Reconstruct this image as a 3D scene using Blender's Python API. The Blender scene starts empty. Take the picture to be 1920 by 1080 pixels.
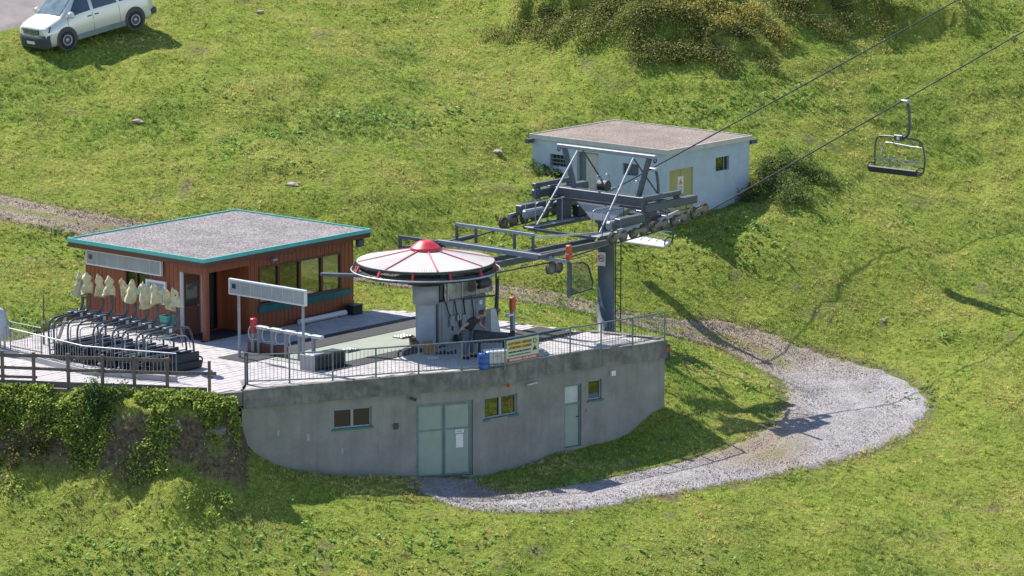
import bpy, bmesh, math, random
import numpy as np
from mathutils import Vector, Matrix
R = math.radians
S = bpy.context.scene
COL = S.collection

# ------------------------------------------------------------------ camera, sky, sun, exposure
CAM_LOC = (0.0, -138.0, 27.3); CAM_PITCH = R(10.3); FPX = 7700.0
cam = bpy.data.cameras.new('camera'); cam.sensor_width = 36; cam.lens = 36 * FPX / 1920
cam.clip_start = 1; cam.clip_end = 2000
cam_ob = bpy.data.objects.new('camera', cam); COL.objects.link(cam_ob)
cam_ob.location = CAM_LOC; cam_ob.rotation_euler = (R(90) - CAM_PITCH, 0, 0)
S.camera = cam_ob
SUN_AZ = math.atan2(-0.73, 0.68); SUN_EL = R(50)
world = bpy.data.worlds.new('World'); S.world = world; world.use_nodes = True
wn = world.node_tree; bgn = wn.nodes['Background']
sky = wn.nodes.new('ShaderNodeTexSky'); sky.sky_type = 'NISHITA'; sky.sun_disc = False
sky.sun_elevation = SUN_EL; sky.sun_rotation = SUN_AZ; sky.altitude = 1500; sky.air_density = 1.0; sky.dust_density = 0.6
wn.links.new(sky.outputs[0], bgn.inputs[0]); bgn.inputs[1].default_value = 0.125
sl = bpy.data.lights.new('sun', 'SUN'); sl.energy = 4.4; sl.angle = R(0.5); sl.color = (1.0, 0.95, 0.86)
sun = bpy.data.objects.new('sun', sl); COL.objects.link(sun)
sdir = Vector((math.sin(SUN_AZ) * math.cos(SUN_EL), math.cos(SUN_AZ) * math.cos(SUN_EL), math.sin(SUN_EL)))
sun.rotation_euler = sdir.to_track_quat('Z', 'Y').to_euler(); sun.location = (-30, 30, 60)
S.view_settings.view_transform = 'Standard'; S.view_settings.look = 'None'
S.view_settings.exposure = 1.2; S.view_settings.gamma = 1.0
S.render.engine = 'CYCLES'
S.cycles.max_bounces = 5; S.cycles.transparent_max_bounces = 12; S.cycles.caustics_reflective = False; S.cycles.caustics_refractive = False

# ------------------------------------------------------------------ survey: sight lines of the photograph to points of the place
C = np.array(CAM_LOC); cp, sp = math.cos(CAM_PITCH), math.sin(CAM_PITCH)
def ray(px, py):
    u = (px - 960) / FPX; v = (540 - py) / FPX
    return np.array([u, cp + v * sp, -sp + v * cp])
def PZ(px, py, z=0.0):
    d = ray(px, py); return C + d * (z - C[2]) / d[2]
def PY(px, py, Y):
    d = ray(px, py); return C + d * (Y - C[1]) / d[1]
A = R(49.3); E1 = np.array([math.cos(A), math.sin(A)]); E2 = np.array([-math.sin(A), math.cos(A)])

# ------------------------------------------------------------------ materials
ALB = 0.72
def nt(name):
    m = bpy.data.materials.new(name); m.use_nodes = True
    t = m.node_tree; b = t.nodes['Principled BSDF']
    return m, t, b
def N(t, k, **kw):
    n = t.nodes.new(k)
    for a, v in kw.items(): setattr(n, a, v)
    return n
def mat(name, col, rough=0.6, metal=0.0, var=0.12, scale=3.0, bump=0.0, bscale=40.0, spec=None, col2=None, stain=0.0, stain_col=(0.05, 0.045, 0.035), sscale=0.8, streak=0.0):
    m, t, b = nt(name)
    col = tuple(c * ALB for c in col); stain_col = tuple(c * ALB for c in stain_col)
    tc = N(t, 'ShaderNodeTexCoord')
    n1 = N(t, 'ShaderNodeTexNoise'); n1.inputs['Scale'].default_value = scale; n1.inputs['Detail'].default_value = 6; n1.inputs['Roughness'].default_value = 0.65
    t.links.new(tc.outputs['Object'], n1.inputs['Vector'])
    c2 = col2 or tuple(c * (1 - 2.2 * var) for c in col); c1 = col if col2 else tuple(min(1, c * (1 + 1.2 * var)) for c in col)
    ramp = N(t, 'ShaderNodeValToRGB'); ramp.color_ramp.elements[0].position = 0.3; ramp.color_ramp.elements[1].position = 0.7
    ramp.color_ramp.elements[0].color = (*c2, 1); ramp.color_ramp.elements[1].color = (*c1, 1)
    t.links.new(n1.outputs['Fac'], ramp.inputs[0]); out = ramp.outputs[0]
    if stain > 0:
        n2 = N(t, 'ShaderNodeTexNoise'); n2.inputs['Scale'].default_value = sscale; n2.inputs['Detail'].default_value = 8; n2.inputs['Roughness'].default_value = 0.7
        t.links.new(tc.outputs['Object'], n2.inputs['Vector'])
        mr = N(t, 'ShaderNodeMapRange'); mr.inputs[1].default_value = 0.5; mr.inputs[2].default_value = 0.68; mr.inputs[4].default_value = stain
        t.links.new(n2.outputs['Fac'], mr.inputs[0])
        mx = N(t, 'ShaderNodeMix'); mx.data_type = 'RGBA'; mx.inputs[7].default_value = (*stain_col, 1)
        t.links.new(mr.outputs[0], mx.inputs[0]); t.links.new(out, mx.inputs[6]); out = mx.outputs[2]
    if streak > 0:   # rain streaks running down
        mp = N(t, 'ShaderNodeMapping'); mp.inputs['Scale'].default_value = (5, 5, 0.35); t.links.new(tc.outputs['Object'], mp.inputs[0])
        n4 = N(t, 'ShaderNodeTexNoise'); n4.inputs['Scale'].default_value = 1.0; n4.inputs['Detail'].default_value = 6; t.links.new(mp.outputs[0], n4.inputs[0])
        mr = N(t, 'ShaderNodeMapRange'); mr.inputs[1].default_value = 0.5; mr.inputs[2].default_value = 0.72; mr.inputs[4].default_value = streak; t.links.new(n4.outputs['Fac'], mr.inputs[0])
        mx = N(t, 'ShaderNodeMix'); mx.data_type = 'RGBA'; mx.inputs[7].default_value = tuple(c * 0.55 for c in col) + (1,)
        t.links.new(mr.outputs[0], mx.inputs[0]); t.links.new(out, mx.inputs[6]); out = mx.outputs[2]
    t.links.new(out, b.inputs['Base Color'])
    b.inputs['Roughness'].default_value = rough; b.inputs['Metallic'].default_value = metal
    if spec is not None: b.inputs['Specular IOR Level'].default_value = spec
    if bump > 0:
        n3 = N(t, 'ShaderNodeTexNoise'); n3.inputs['Scale'].default_value = bscale; n3.inputs['Detail'].default_value = 5
        t.links.new(tc.outputs['Object'], n3.inputs['Vector'])
        bp = N(t, 'ShaderNodeBump'); bp.inputs['Strength'].default_value = bump; bp.inputs['Distance'].default_value = 0.02
        t.links.new(n3.outputs['Fac'], bp.inputs['Height']); t.links.new(bp.outputs[0], b.inputs['Normal'])
    return m
def pebble(name, cols, vscale=14.0, rough=0.9, bump=0.7):
    m, t, b = nt(name)
    tc = N(t, 'ShaderNodeTexCoord'); v = N(t, 'ShaderNodeTexVoronoi'); v.inputs['Scale'].default_value = vscale
    t.links.new(tc.outputs['Object'], v.inputs['Vector'])
    ramp = N(t, 'ShaderNodeValToRGB'); els = ramp.color_ramp.elements
    while len(els) < len(cols): els.new(0.5)
    for i, c in enumerate(cols): els[i].position = i / (len(cols) - 1); els[i].color = (*c, 1)
    sx = N(t, 'ShaderNodeSeparateColor'); t.links.new(v.outputs['Color'], sx.inputs[0]); t.links.new(sx.outputs[0], ramp.inputs[0])
    n1 = N(t, 'ShaderNodeTexNoise'); n1.inputs['Scale'].default_value = 0.7; n1.inputs['Detail'].default_value = 5
    t.links.new(tc.outputs['Object'], n1.inputs['Vector'])
    mr = N(t, 'ShaderNodeMapRange'); mr.inputs[1].default_value = 0.3; mr.inputs[2].default_value = 0.7; mr.inputs[3].default_value = 0.8; mr.inputs[4].default_value = 1.12
    t.links.new(n1.outputs['Fac'], mr.inputs[0])
    mx = N(t, 'ShaderNodeMix'); mx.data_type = 'RGBA'; mx.blend_type = 'MULTIPLY'; mx.inputs[0].default_value = 1
    cc = N(t, 'ShaderNodeCombineColor')
    for i in range(3): t.links.new(mr.outputs[0], cc.inputs[i])
    t.links.new(ramp.outputs[0], mx.inputs[6]); t.links.new(cc.outputs[0], mx.inputs[7]); t.links.new(mx.outputs[2], b.inputs['Base Color'])
    b.inputs['Roughness'].default_value = rough; b.inputs['Specular IOR Level'].default_value = 0.2
    bp = N(t, 'ShaderNodeBump'); bp.inputs['Strength'].default_value = bump; bp.inputs['Distance'].default_value = 0.03; bp.invert = True
    t.links.new(v.outputs['Distance'], bp.inputs['Height']); t.links.new(bp.outputs[0], b.inputs['Normal'])
    return m
def attr_mat(name, rough=0.7, trans=0.0, spec=0.25):
    m, t, b = nt(name)
    a = N(t, 'ShaderNodeAttribute'); a.attribute_name = 'Col'
    t.links.new(a.outputs['Color'], b.inputs['Base Color']); b.inputs['Roughness'].default_value = rough; b.inputs['Specular IOR Level'].default_value = spec
    if trans > 0:
        tr = N(t, 'ShaderNodeBsdfTranslucent'); t.links.new(a.outputs['Color'], tr.inputs[0])
        ms = N(t, 'ShaderNodeMixShader'); ms.inputs[0].default_value = trans
        t.links.new(b.outputs[0], ms.inputs[1]); t.links.new(tr.outputs[0], ms.inputs[2])
        t.links.new(ms.outputs[0], t.nodes['Material Output'].inputs[0])
    return m
def glass(name, tint=(0.75, 0.85, 0.8), refl=0.12):
    m, t, b = nt(name)
    t.nodes.remove(b)
    tr = N(t, 'ShaderNodeBsdfTransparent'); tr.inputs[0].default_value = (*tint, 1)
    gl = N(t, 'ShaderNodeBsdfGlossy'); gl.inputs['Roughness'].default_value = 0.03
    lw = N(t, 'ShaderNodeLayerWeight'); lw.inputs[0].default_value = 0.35
    mr = N(t, 'ShaderNodeMapRange'); mr.inputs[3].default_value = refl; mr.inputs[4].default_value = 0.6
    t.links.new(lw.outputs['Fresnel'], mr.inputs[0])
    ms = N(t, 'ShaderNodeMixShader'); t.links.new(mr.outputs[0], ms.inputs[0])
    t.links.new(tr.outputs[0], ms.inputs[1]); t.links.new(gl.outputs[0], ms.inputs[2])
    t.links.new(ms.outputs[0], t.nodes['Material Output'].inputs[0])
    return m
def earth_mat():
    m, t, b = nt('meadow_soil')
    tc = N(t, 'ShaderNodeTexCoord')
    n1 = N(t, 'ShaderNodeTexNoise'); n1.inputs['Scale'].default_value = 0.35; n1.inputs['Detail'].default_value = 9; n1.inputs['Roughness'].default_value = 0.7
    n2 = N(t, 'ShaderNodeTexNoise'); n2.inputs['Scale'].default_value = 7.0; n2.inputs['Detail'].default_value = 6; n2.inputs['Roughness'].default_value = 0.7
    t.links.new(tc.outputs['Object'], n1.inputs[0]); t.links.new(tc.outputs['Object'], n2.inputs[0])
    r1 = N(t, 'ShaderNodeValToRGB'); e = r1.color_ramp.elements
    e[0].position = 0.25; e[0].color = (0.108, 0.152, 0.026, 1); e[1].position = 0.75; e[1].color = (0.24, 0.242, 0.055, 1)
    x = e.new(0.5); x.color = (0.168, 0.203, 0.036, 1)
    t.links.new(n1.outputs['Fac'], r1.inputs[0])
    r2 = N(t, 'ShaderNodeValToRGB'); e = r2.color_ramp.elements
    e[0].position = 0.32; e[0].color = (0.5, 0.55, 0.45, 1); e[1].position = 0.6; e[1].color = (1.2, 1.18, 1.1, 1)
    t.links.new(n2.outputs['Fac'], r2.inputs[0])
    mx = N(t, 'ShaderNodeMix'); mx.data_type = 'RGBA'; mx.blend_type = 'MULTIPLY'; mx.inputs[0].default_value = 1
    t.links.new(r1.outputs[0], mx.inputs[6]); t.links.new(r2.outputs[0], mx.inputs[7])
    at = N(t, 'ShaderNodeAttribute'); at.attribute_name = 'bare'
    rock = N(t, 'ShaderNodeValToRGB'); e = rock.color_ramp.elements
    e[0].position = 0.35; e[0].color = (0.045, 0.033, 0.02, 1); e[1].position = 0.7; e[1].color = (0.19, 0.145, 0.095, 1)
    t.links.new(n2.outputs['Fac'], rock.inputs[0])
    m2 = N(t, 'ShaderNodeMix'); m2.data_type = 'RGBA'
    t.links.new(at.outputs['Fac'], m2.inputs[0]); t.links.new(mx.outputs[2], m2.inputs[6]); t.links.new(rock.outputs[0], m2.inputs[7])
    t.links.new(m2.outputs[2], b.inputs['Base Color']); b.inputs['Roughness'].default_value = 0.95; b.inputs['Specular IOR Level'].default_value = 0.1
    bp = N(t, 'ShaderNodeBump'); bp.inputs['Strength'].default_value = 0.9; bp.inputs['Distance'].default_value = 0.12
    t.links.new(n2.outputs['Fac'], bp.inputs['Height']); t.links.new(bp.outputs[0], b.inputs['Normal'])
    return m
def wood_mat(name, c1, c2, rough=0.6):
    m, t, b = nt(name)
    tc = N(t, 'ShaderNodeTexCoord'); mp = N(t, 'ShaderNodeMapping'); mp.inputs['Scale'].default_value = (9, 9, 0.6)
    n1 = N(t, 'ShaderNodeTexNoise'); n1.inputs['Scale'].default_value = 1.6; n1.inputs['Detail'].default_value = 8; n1.inputs['Roughness'].default_value = 0.7
    t.links.new(tc.outputs['Object'], mp.inputs[0]); t.links.new(mp.outputs[0], n1.inputs[0])
    r = N(t, 'ShaderNodeValToRGB'); e = r.color_ramp.elements
    e[0].position = 0.3; e[0].color = (*c1, 1); e[1].position = 0.72; e[1].color = (*c2, 1)
    t.links.new(n1.outputs['Fac'], r.inputs[0]); t.links.new(r.outputs[0], b.inputs['Base Color'])
    b.inputs['Roughness'].default_value = rough
    bp = N(t, 'ShaderNodeBump'); bp.inputs['Strength'].default_value = 0.3; bp.inputs['Distance'].default_value = 0.01
    t.links.new(n1.outputs['Fac'], bp.inputs['Height']); t.links.new(bp.outputs[0], b.inputs['Normal'])
    return m
M = {}
M['soil'] = earth_mat()
M['grass'] = attr_mat('grass_blades', 0.65, 0.3, 0.2)
M['leaf'] = attr_mat('leaves', 0.75, 0.3, 0.12)
M['stone'] = attr_mat('loose_stones', 0.9, 0.0, 0.2)
M['gravel'] = pebble('track_gravel', [(0.12, 0.105, 0.098), (0.215, 0.195, 0.188), (0.31, 0.29, 0.285), (0.17, 0.15, 0.14)], 16, 0.95, 0.9)
M['roof_gravel'] = pebble('roof_gravel', [(0.075, 0.065, 0.068), (0.18, 0.16, 0.165), (0.29, 0.265, 0.265), (0.115, 0.10, 0.105)], 20, 0.95, 0.9)
M['roof_gravel2'] = pebble('roof_gravel_pink', [(0.11, 0.085, 0.075), (0.205, 0.165, 0.145), (0.29, 0.24, 0.21), (0.14, 0.11, 0.095)], 26, 0.95, 0.8)
def track_mat():
    m, t, b = nt('track_surface')
    tc = N(t, 'ShaderNodeTexCoord'); v = N(t, 'ShaderNodeTexVoronoi'); v.inputs['Scale'].default_value = 24; t.links.new(tc.outputs['Object'], v.inputs['Vector'])
    sx = N(t, 'ShaderNodeSeparateColor'); t.links.new(v.outputs['Color'], sx.inputs[0])
    def ramp(cols):
        r = N(t, 'ShaderNodeValToRGB'); e = r.color_ramp.elements
        while len(e) < len(cols): e.new(0.5)
        for i, c in enumerate(cols): e[i].position = i / (len(cols) - 1); e[i].color = (*c, 1)
        t.links.new(sx.outputs[0], r.inputs[0]); return r
    grey = ramp([(0.14, 0.122, 0.122), (0.25, 0.228, 0.228), (0.37, 0.345, 0.35), (0.20, 0.178, 0.178)]); brown = ramp([(0.145, 0.11, 0.08), (0.24, 0.188, 0.14), (0.315, 0.255, 0.20), (0.185, 0.142, 0.102)])
    n1 = N(t, 'ShaderNodeTexNoise'); n1.inputs['Scale'].default_value = 1.1; n1.inputs['Detail'].default_value = 7; n1.inputs['Roughness'].default_value = 0.7; t.links.new(tc.outputs['Object'], n1.inputs[0])
    fr = N(t, 'ShaderNodeAttribute'); fr.attribute_name = 'fresh'; la = N(t, 'ShaderNodeAttribute'); la.attribute_name = 'green'
    def math_(op, a, bb):
        q = N(t, 'ShaderNodeMath'); q.operation = op; q.use_clamp = True
        for i, k in enumerate((a, bb)):
            if isinstance(k, float): q.inputs[i].default_value = k
            else: t.links.new(k, q.inputs[i])
        return q.outputs[0]
    m1 = N(t, 'ShaderNodeMix'); m1.data_type = 'RGBA'; t.links.new(fr.outputs['Fac'], m1.inputs[0]); t.links.new(brown.outputs[0], m1.inputs[6]); t.links.new(grey.outputs[0], m1.inputs[7])
    gm = N(t, 'ShaderNodeMapRange'); gm.inputs[1].default_value = 0.42; gm.inputs[2].default_value = 0.6; t.links.new(n1.outputs['Fac'], gm.inputs[0])
    gf = math_('MULTIPLY', gm.outputs[0], la.outputs['Fac'])
    m2 = N(t, 'ShaderNodeMix'); m2.data_type = 'RGBA'; m2.inputs[7].default_value = (0.13, 0.14, 0.04, 1); t.links.new(gf, m2.inputs[0]); t.links.new(m1.outputs[2], m2.inputs[6])
    mr = N(t, 'ShaderNodeMapRange'); mr.inputs[1].default_value = 0.3; mr.inputs[2].default_value = 0.7; mr.inputs[3].default_value = 0.72; mr.inputs[4].default_value = 1.15; t.links.new(n1.outputs['Fac'], mr.inputs[0])
    cc = N(t, 'ShaderNodeCombineColor')
    for i in range(3): t.links.new(mr.outputs[0], cc.inputs[i])
    m3 = N(t, 'ShaderNodeMix'); m3.data_type = 'RGBA'; m3.blend_type = 'MULTIPLY'; m3.inputs[0].default_value = 1; t.links.new(m2.outputs[2], m3.inputs[6]); t.links.new(cc.outputs[0], m3.inputs[7])
    t.links.new(m3.outputs[2], b.inputs['Base Color']); b.inputs['Roughness'].default_value = 0.95; b.inputs['Specular IOR Level'].default_value = 0.15
    bp = N(t, 'ShaderNodeBump'); bp.inputs['Strength'].default_value = 0.9; bp.inputs['Distance'].default_value = 0.03; bp.invert = True; t.links.new(v.outputs['Distance'], bp.inputs['Height']); t.links.new(bp.outputs[0], b.inputs['Normal'])
    return m
M['gravel'] = track_mat()
M['asphalt'] = mat('asphalt', (0.25, 0.215, 0.21), 0.9, 0, 0.1, 1.5, 0.3, 60)
M['concrete'] = mat('wall_concrete', (0.31, 0.295, 0.265), 0.9, 0, 0.1, 1.2, 0.3, 25, stain=0.5, stain_col=(0.19, 0.17, 0.145), streak=0.28, sscale=0.7)  # even grey concrete of the basement wall, with stains and streaks
M['parapet'] = mat('weathered_concrete', (0.25, 0.235, 0.21), 0.95, 0, 0.2, 2.5, 0.5, 18, stain=0.7, stain_col=(0.07, 0.065, 0.055), sscale=1.3, streak=0.8)
M['paver'] = mat('paving_stone', (0.50, 0.46, 0.46), 0.9, 0, 0.1, 1.3, 0.3, 50, stain=0.35, stain_col=(0.27, 0.23, 0.22), sscale=0.9)
M['joint'] = mat('joint_sand', (0.26, 0.225, 0.2), 0.95, 0, 0.15, 6, 0.3, 40)
M['rubber'] = mat('rubber_mat', (0.02, 0.02, 0.024), 0.75, 0, 0.25, 3, 0.4, 60)
M['plate'] = mat('green_floor_plate', (0.30, 0.335, 0.28), 0.75, 0, 0.1, 1.5, 0.15, 40, stain=0.4, stain_col=(0.2, 0.2, 0.16))
M['wood'] = wood_mat('red_brown_cladding', (0.14, 0.033, 0.012), (0.26, 0.066, 0.023), 0.5)
M['wood_dark'] = wood_mat('dark_brown_wood', (0.065, 0.02, 0.01), (0.12, 0.036, 0.018), 0.55)
M['grey_wood'] = wood_mat('weathered_grey_wood', (0.065, 0.05, 0.042), (0.16, 0.13, 0.11), 0.85)
M['teal'] = mat('turquoise_trim', (0.12, 0.55, 0.49), 0.45, 0, 0.06, 4)
M['teal_dark'] = mat('teal_paint', (0.03, 0.17, 0.17), 0.5, 0, 0.08, 4)
M['blue_plaster'] = mat('pale_blue_plaster', (0.50, 0.575, 0.62), 0.9, 0, 0.05, 1.4, 0.25, 30, stain=0.35, stain_col=(0.34, 0.38, 0.39), sscale=0.9, streak=0.1)
M['blue_base'] = mat('dark_blue_plinth', (0.06, 0.11, 0.2), 0.85, 0, 0.12, 2)
M['cream'] = mat('cream_edge', (0.6, 0.56, 0.5), 0.7, 0, 0.08, 4)
M['yellow_door'] = mat('ochre_yellow_door', (0.43, 0.40, 0.13), 0.6, 0, 0.06, 2)
M['white'] = mat('white_paint', (0.78, 0.78, 0.76), 0.5, 0, 0.05, 3)
M['offwhite'] = mat('milky_panel', (0.55, 0.56, 0.56), 0.4, 0, 0.06, 3)
M['milk'] = mat('grey_milky_panel', (0.36, 0.375, 0.385), 0.35, 0, 0.1, 1.5)
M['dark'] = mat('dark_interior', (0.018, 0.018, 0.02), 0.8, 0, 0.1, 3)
M['interior'] = mat('interior_wall', (0.06, 0.065, 0.06), 0.9, 0, 0.1, 3)
M['steel'] = mat('blue_grey_steel', (0.095, 0.11, 0.138), 0.5, 0.15, 0.14, 2.5, 0.1, 30, stain=0.3, stain_col=(0.10, 0.09, 0.08), sscale=2)
M['steel_light'] = mat('light_grey_steel', (0.30, 0.325, 0.36), 0.5, 0.1, 0.08, 2, 0.05, 30, stain=0.2, stain_col=(0.2, 0.2, 0.2), sscale=1.2)
M['galv'] = mat('galvanised_steel', (0.50, 0.53, 0.56), 0.38, 0.6, 0.12, 6)
M['dark_steel'] = mat('dark_steel', (0.05, 0.055, 0.065), 0.5, 0.2, 0.2, 4)
M['rail'] = mat('railing_paint', (0.17, 0.23, 0.24), 0.45, 0.3, 0.12, 4)
M['tower'] = mat('tower_blue_grey', (0.08, 0.105, 0.13), 0.45, 0.1, 0.12, 1.5, 0.08, 20, stain=0.3, stain_col=(0.13, 0.15, 0.165), sscale=1.6)
M['sheave'] = mat('sheave_rubber', (0.12, 0.10, 0.085), 0.8, 0, 0.25, 6, 0.3, 30)
M['sheave_disc'] = mat('sheave_disc', (0.24, 0.22, 0.18), 0.6, 0.3, 0.2, 6)
M['red'] = mat('red_paint', (0.62, 0.03, 0.045), 0.4, 0, 0.06, 3)
M['orange'] = mat('orange_pad', (0.62, 0.11, 0.035), 0.55, 0, 0.1, 5)
M['column'] = mat('pale_grey_column', (0.40, 0.43, 0.47), 0.5, 0.05, 0.06, 2, 0, 1, stain=0.25, stain_col=(0.25, 0.25, 0.25), sscale=1.2)
M['faded_red'] = mat('faded_red', (0.55, 0.12, 0.13), 0.6, 0, 0.12, 4)
M['cover'] = mat('pale_wheel_cover', (0.52, 0.475, 0.46), 0.6, 0, 0.06, 2, 0, 1, stain=0.25, stain_col=(0.33, 0.29, 0.27), sscale=1.6)
M['cloth'] = mat('cream_cloth', (0.66, 0.59, 0.36), 0.85, 0, 0.15, 5, 0.3, 20)
M['pad'] = mat('black_vinyl', (0.018, 0.02, 0.024), 0.6, 0, 0.2, 4)
M['chair_steel'] = mat('chair_grey_steel', (0.085, 0.1, 0.12), 0.4, 0.3, 0.15, 5)
M['rope'] = mat('steel_rope', (0.06, 0.065, 0.07), 0.5, 0.4, 0.2, 20)
M['plastic_sheet'] = mat('silvery_plastic_sheet', (0.36, 0.37, 0.35), 0.3, 0.1, 0.25, 2.5, 0.8, 5, stain=0.35, stain_col=(0.2, 0.17, 0.1), sscale=2.0)
M['blue_barrel'] = mat('blue_plastic', (0.02, 0.10, 0.36), 0.4, 0, 0.08, 3)
M['card'] = mat('cardboard', (0.36, 0.2, 0.1), 0.85, 0, 0.12, 4)
M['sign_yellow'] = mat('sign_yellow_green', (0.52, 0.60, 0.28), 0.5, 0, 0.04, 2)
M['sign_pale'] = mat('sign_pale_green', (0.56, 0.62, 0.46), 0.5, 0, 0.04, 2)
M['sign_orange'] = mat('sign_orange', (0.75, 0.42, 0.05), 0.5, 0, 0.04, 2)
M['sign_red'] = mat('sign_red', (0.5, 0.05, 0.05), 0.5, 0, 0.05, 2)
M['ink'] = mat('black_ink', (0.02, 0.022, 0.025), 0.6, 0, 0.05, 2)
M['brown_ink'] = mat('brown_ink', (0.12, 0.06, 0.01), 0.6, 0, 0.05, 2)
M['glass'] = glass('window_glass', (0.92, 0.96, 0.93), 0.04)
M['glass_dark'] = glass('window_glass_dark', (0.35, 0.45, 0.42), 0.09)
M['car_paint'] = mat('silver_beige_car_paint', (0.74, 0.74, 0.70), 0.25, 0.25, 0.02, 1)
M['car_trim'] = mat('dark_car_trim', (0.035, 0.04, 0.06), 0.45, 0, 0.1, 3)
M['car_glass'] = mat('car_glass', (0.02, 0.03, 0.032), 0.06, 0, 0.05, 1, spec=0.9)
M['windscreen'] = mat('windscreen_glass', (0.16, 0.22, 0.22), 0.08, 0.25, 0.25, 3, spec=0.9)  # reflected sky is put into the pale teal base colour
M['tyre'] = mat('tyre_rubber', (0.025, 0.025, 0.028), 0.85, 0, 0.1, 5)
M['chrome'] = mat('bright_metal', (0.6, 0.62, 0.65), 0.25, 0.8, 0.05, 3)
M['lamp_glass'] = mat('headlamp_glass', (0.62, 0.66, 0.7), 0.12, 0.2, 0.1, 10)
M['skin'] = mat('skin', (0.45, 0.23, 0.16), 0.6, 0, 0.05, 6)
M['shirt'] = mat('navy_shirt', (0.022, 0.025, 0.04), 0.85, 0, 0.2, 6)
M['trousers'] = mat('grey_work_trousers', (0.10, 0.12, 0.16), 0.85, 0, 0.15, 6)
M['hair'] = mat('brown_hair', (0.05, 0.03, 0.02), 0.8, 0, 0.2, 20)
M['bin'] = mat('teal_bin', (0.04, 0.34, 0.29), 0.45, 0, 0.05, 3)
M['tarp'] = mat('pale_grey_tarp', (0.5, 0.51, 0.54), 0.6, 0, 0.06, 2, 0.3, 6)
M['rock'] = mat('pale_pink_rock', (0.42, 0.33, 0.28), 0.9, 0, 0.2, 4, 0.6, 12)
M['rock_dark'] = mat('bank_rock', (0.2, 0.165, 0.13), 0.9, 0, 0.25, 3, 0.7, 9)
M['garage'] = mat('pale_green_door', (0.30, 0.37, 0.31), 0.55, 0, 0.05, 2)
M['blue_sign'] = mat('blue_sign', (0.04, 0.15, 0.40), 0.5, 0, 0.05, 3)
M['lens_red'] = mat('red_lens', (0.6, 0.06, 0.02), 0.3, 0, 0.05, 3)
M['mesh_wire'] = mat('dark_wire', (0.06, 0.075, 0.08), 0.6, 0.3, 0.1, 8)
M['bark'] = mat('bark', (0.10, 0.075, 0.05), 0.9, 0, 0.2, 9, 0.4, 20)

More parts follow.
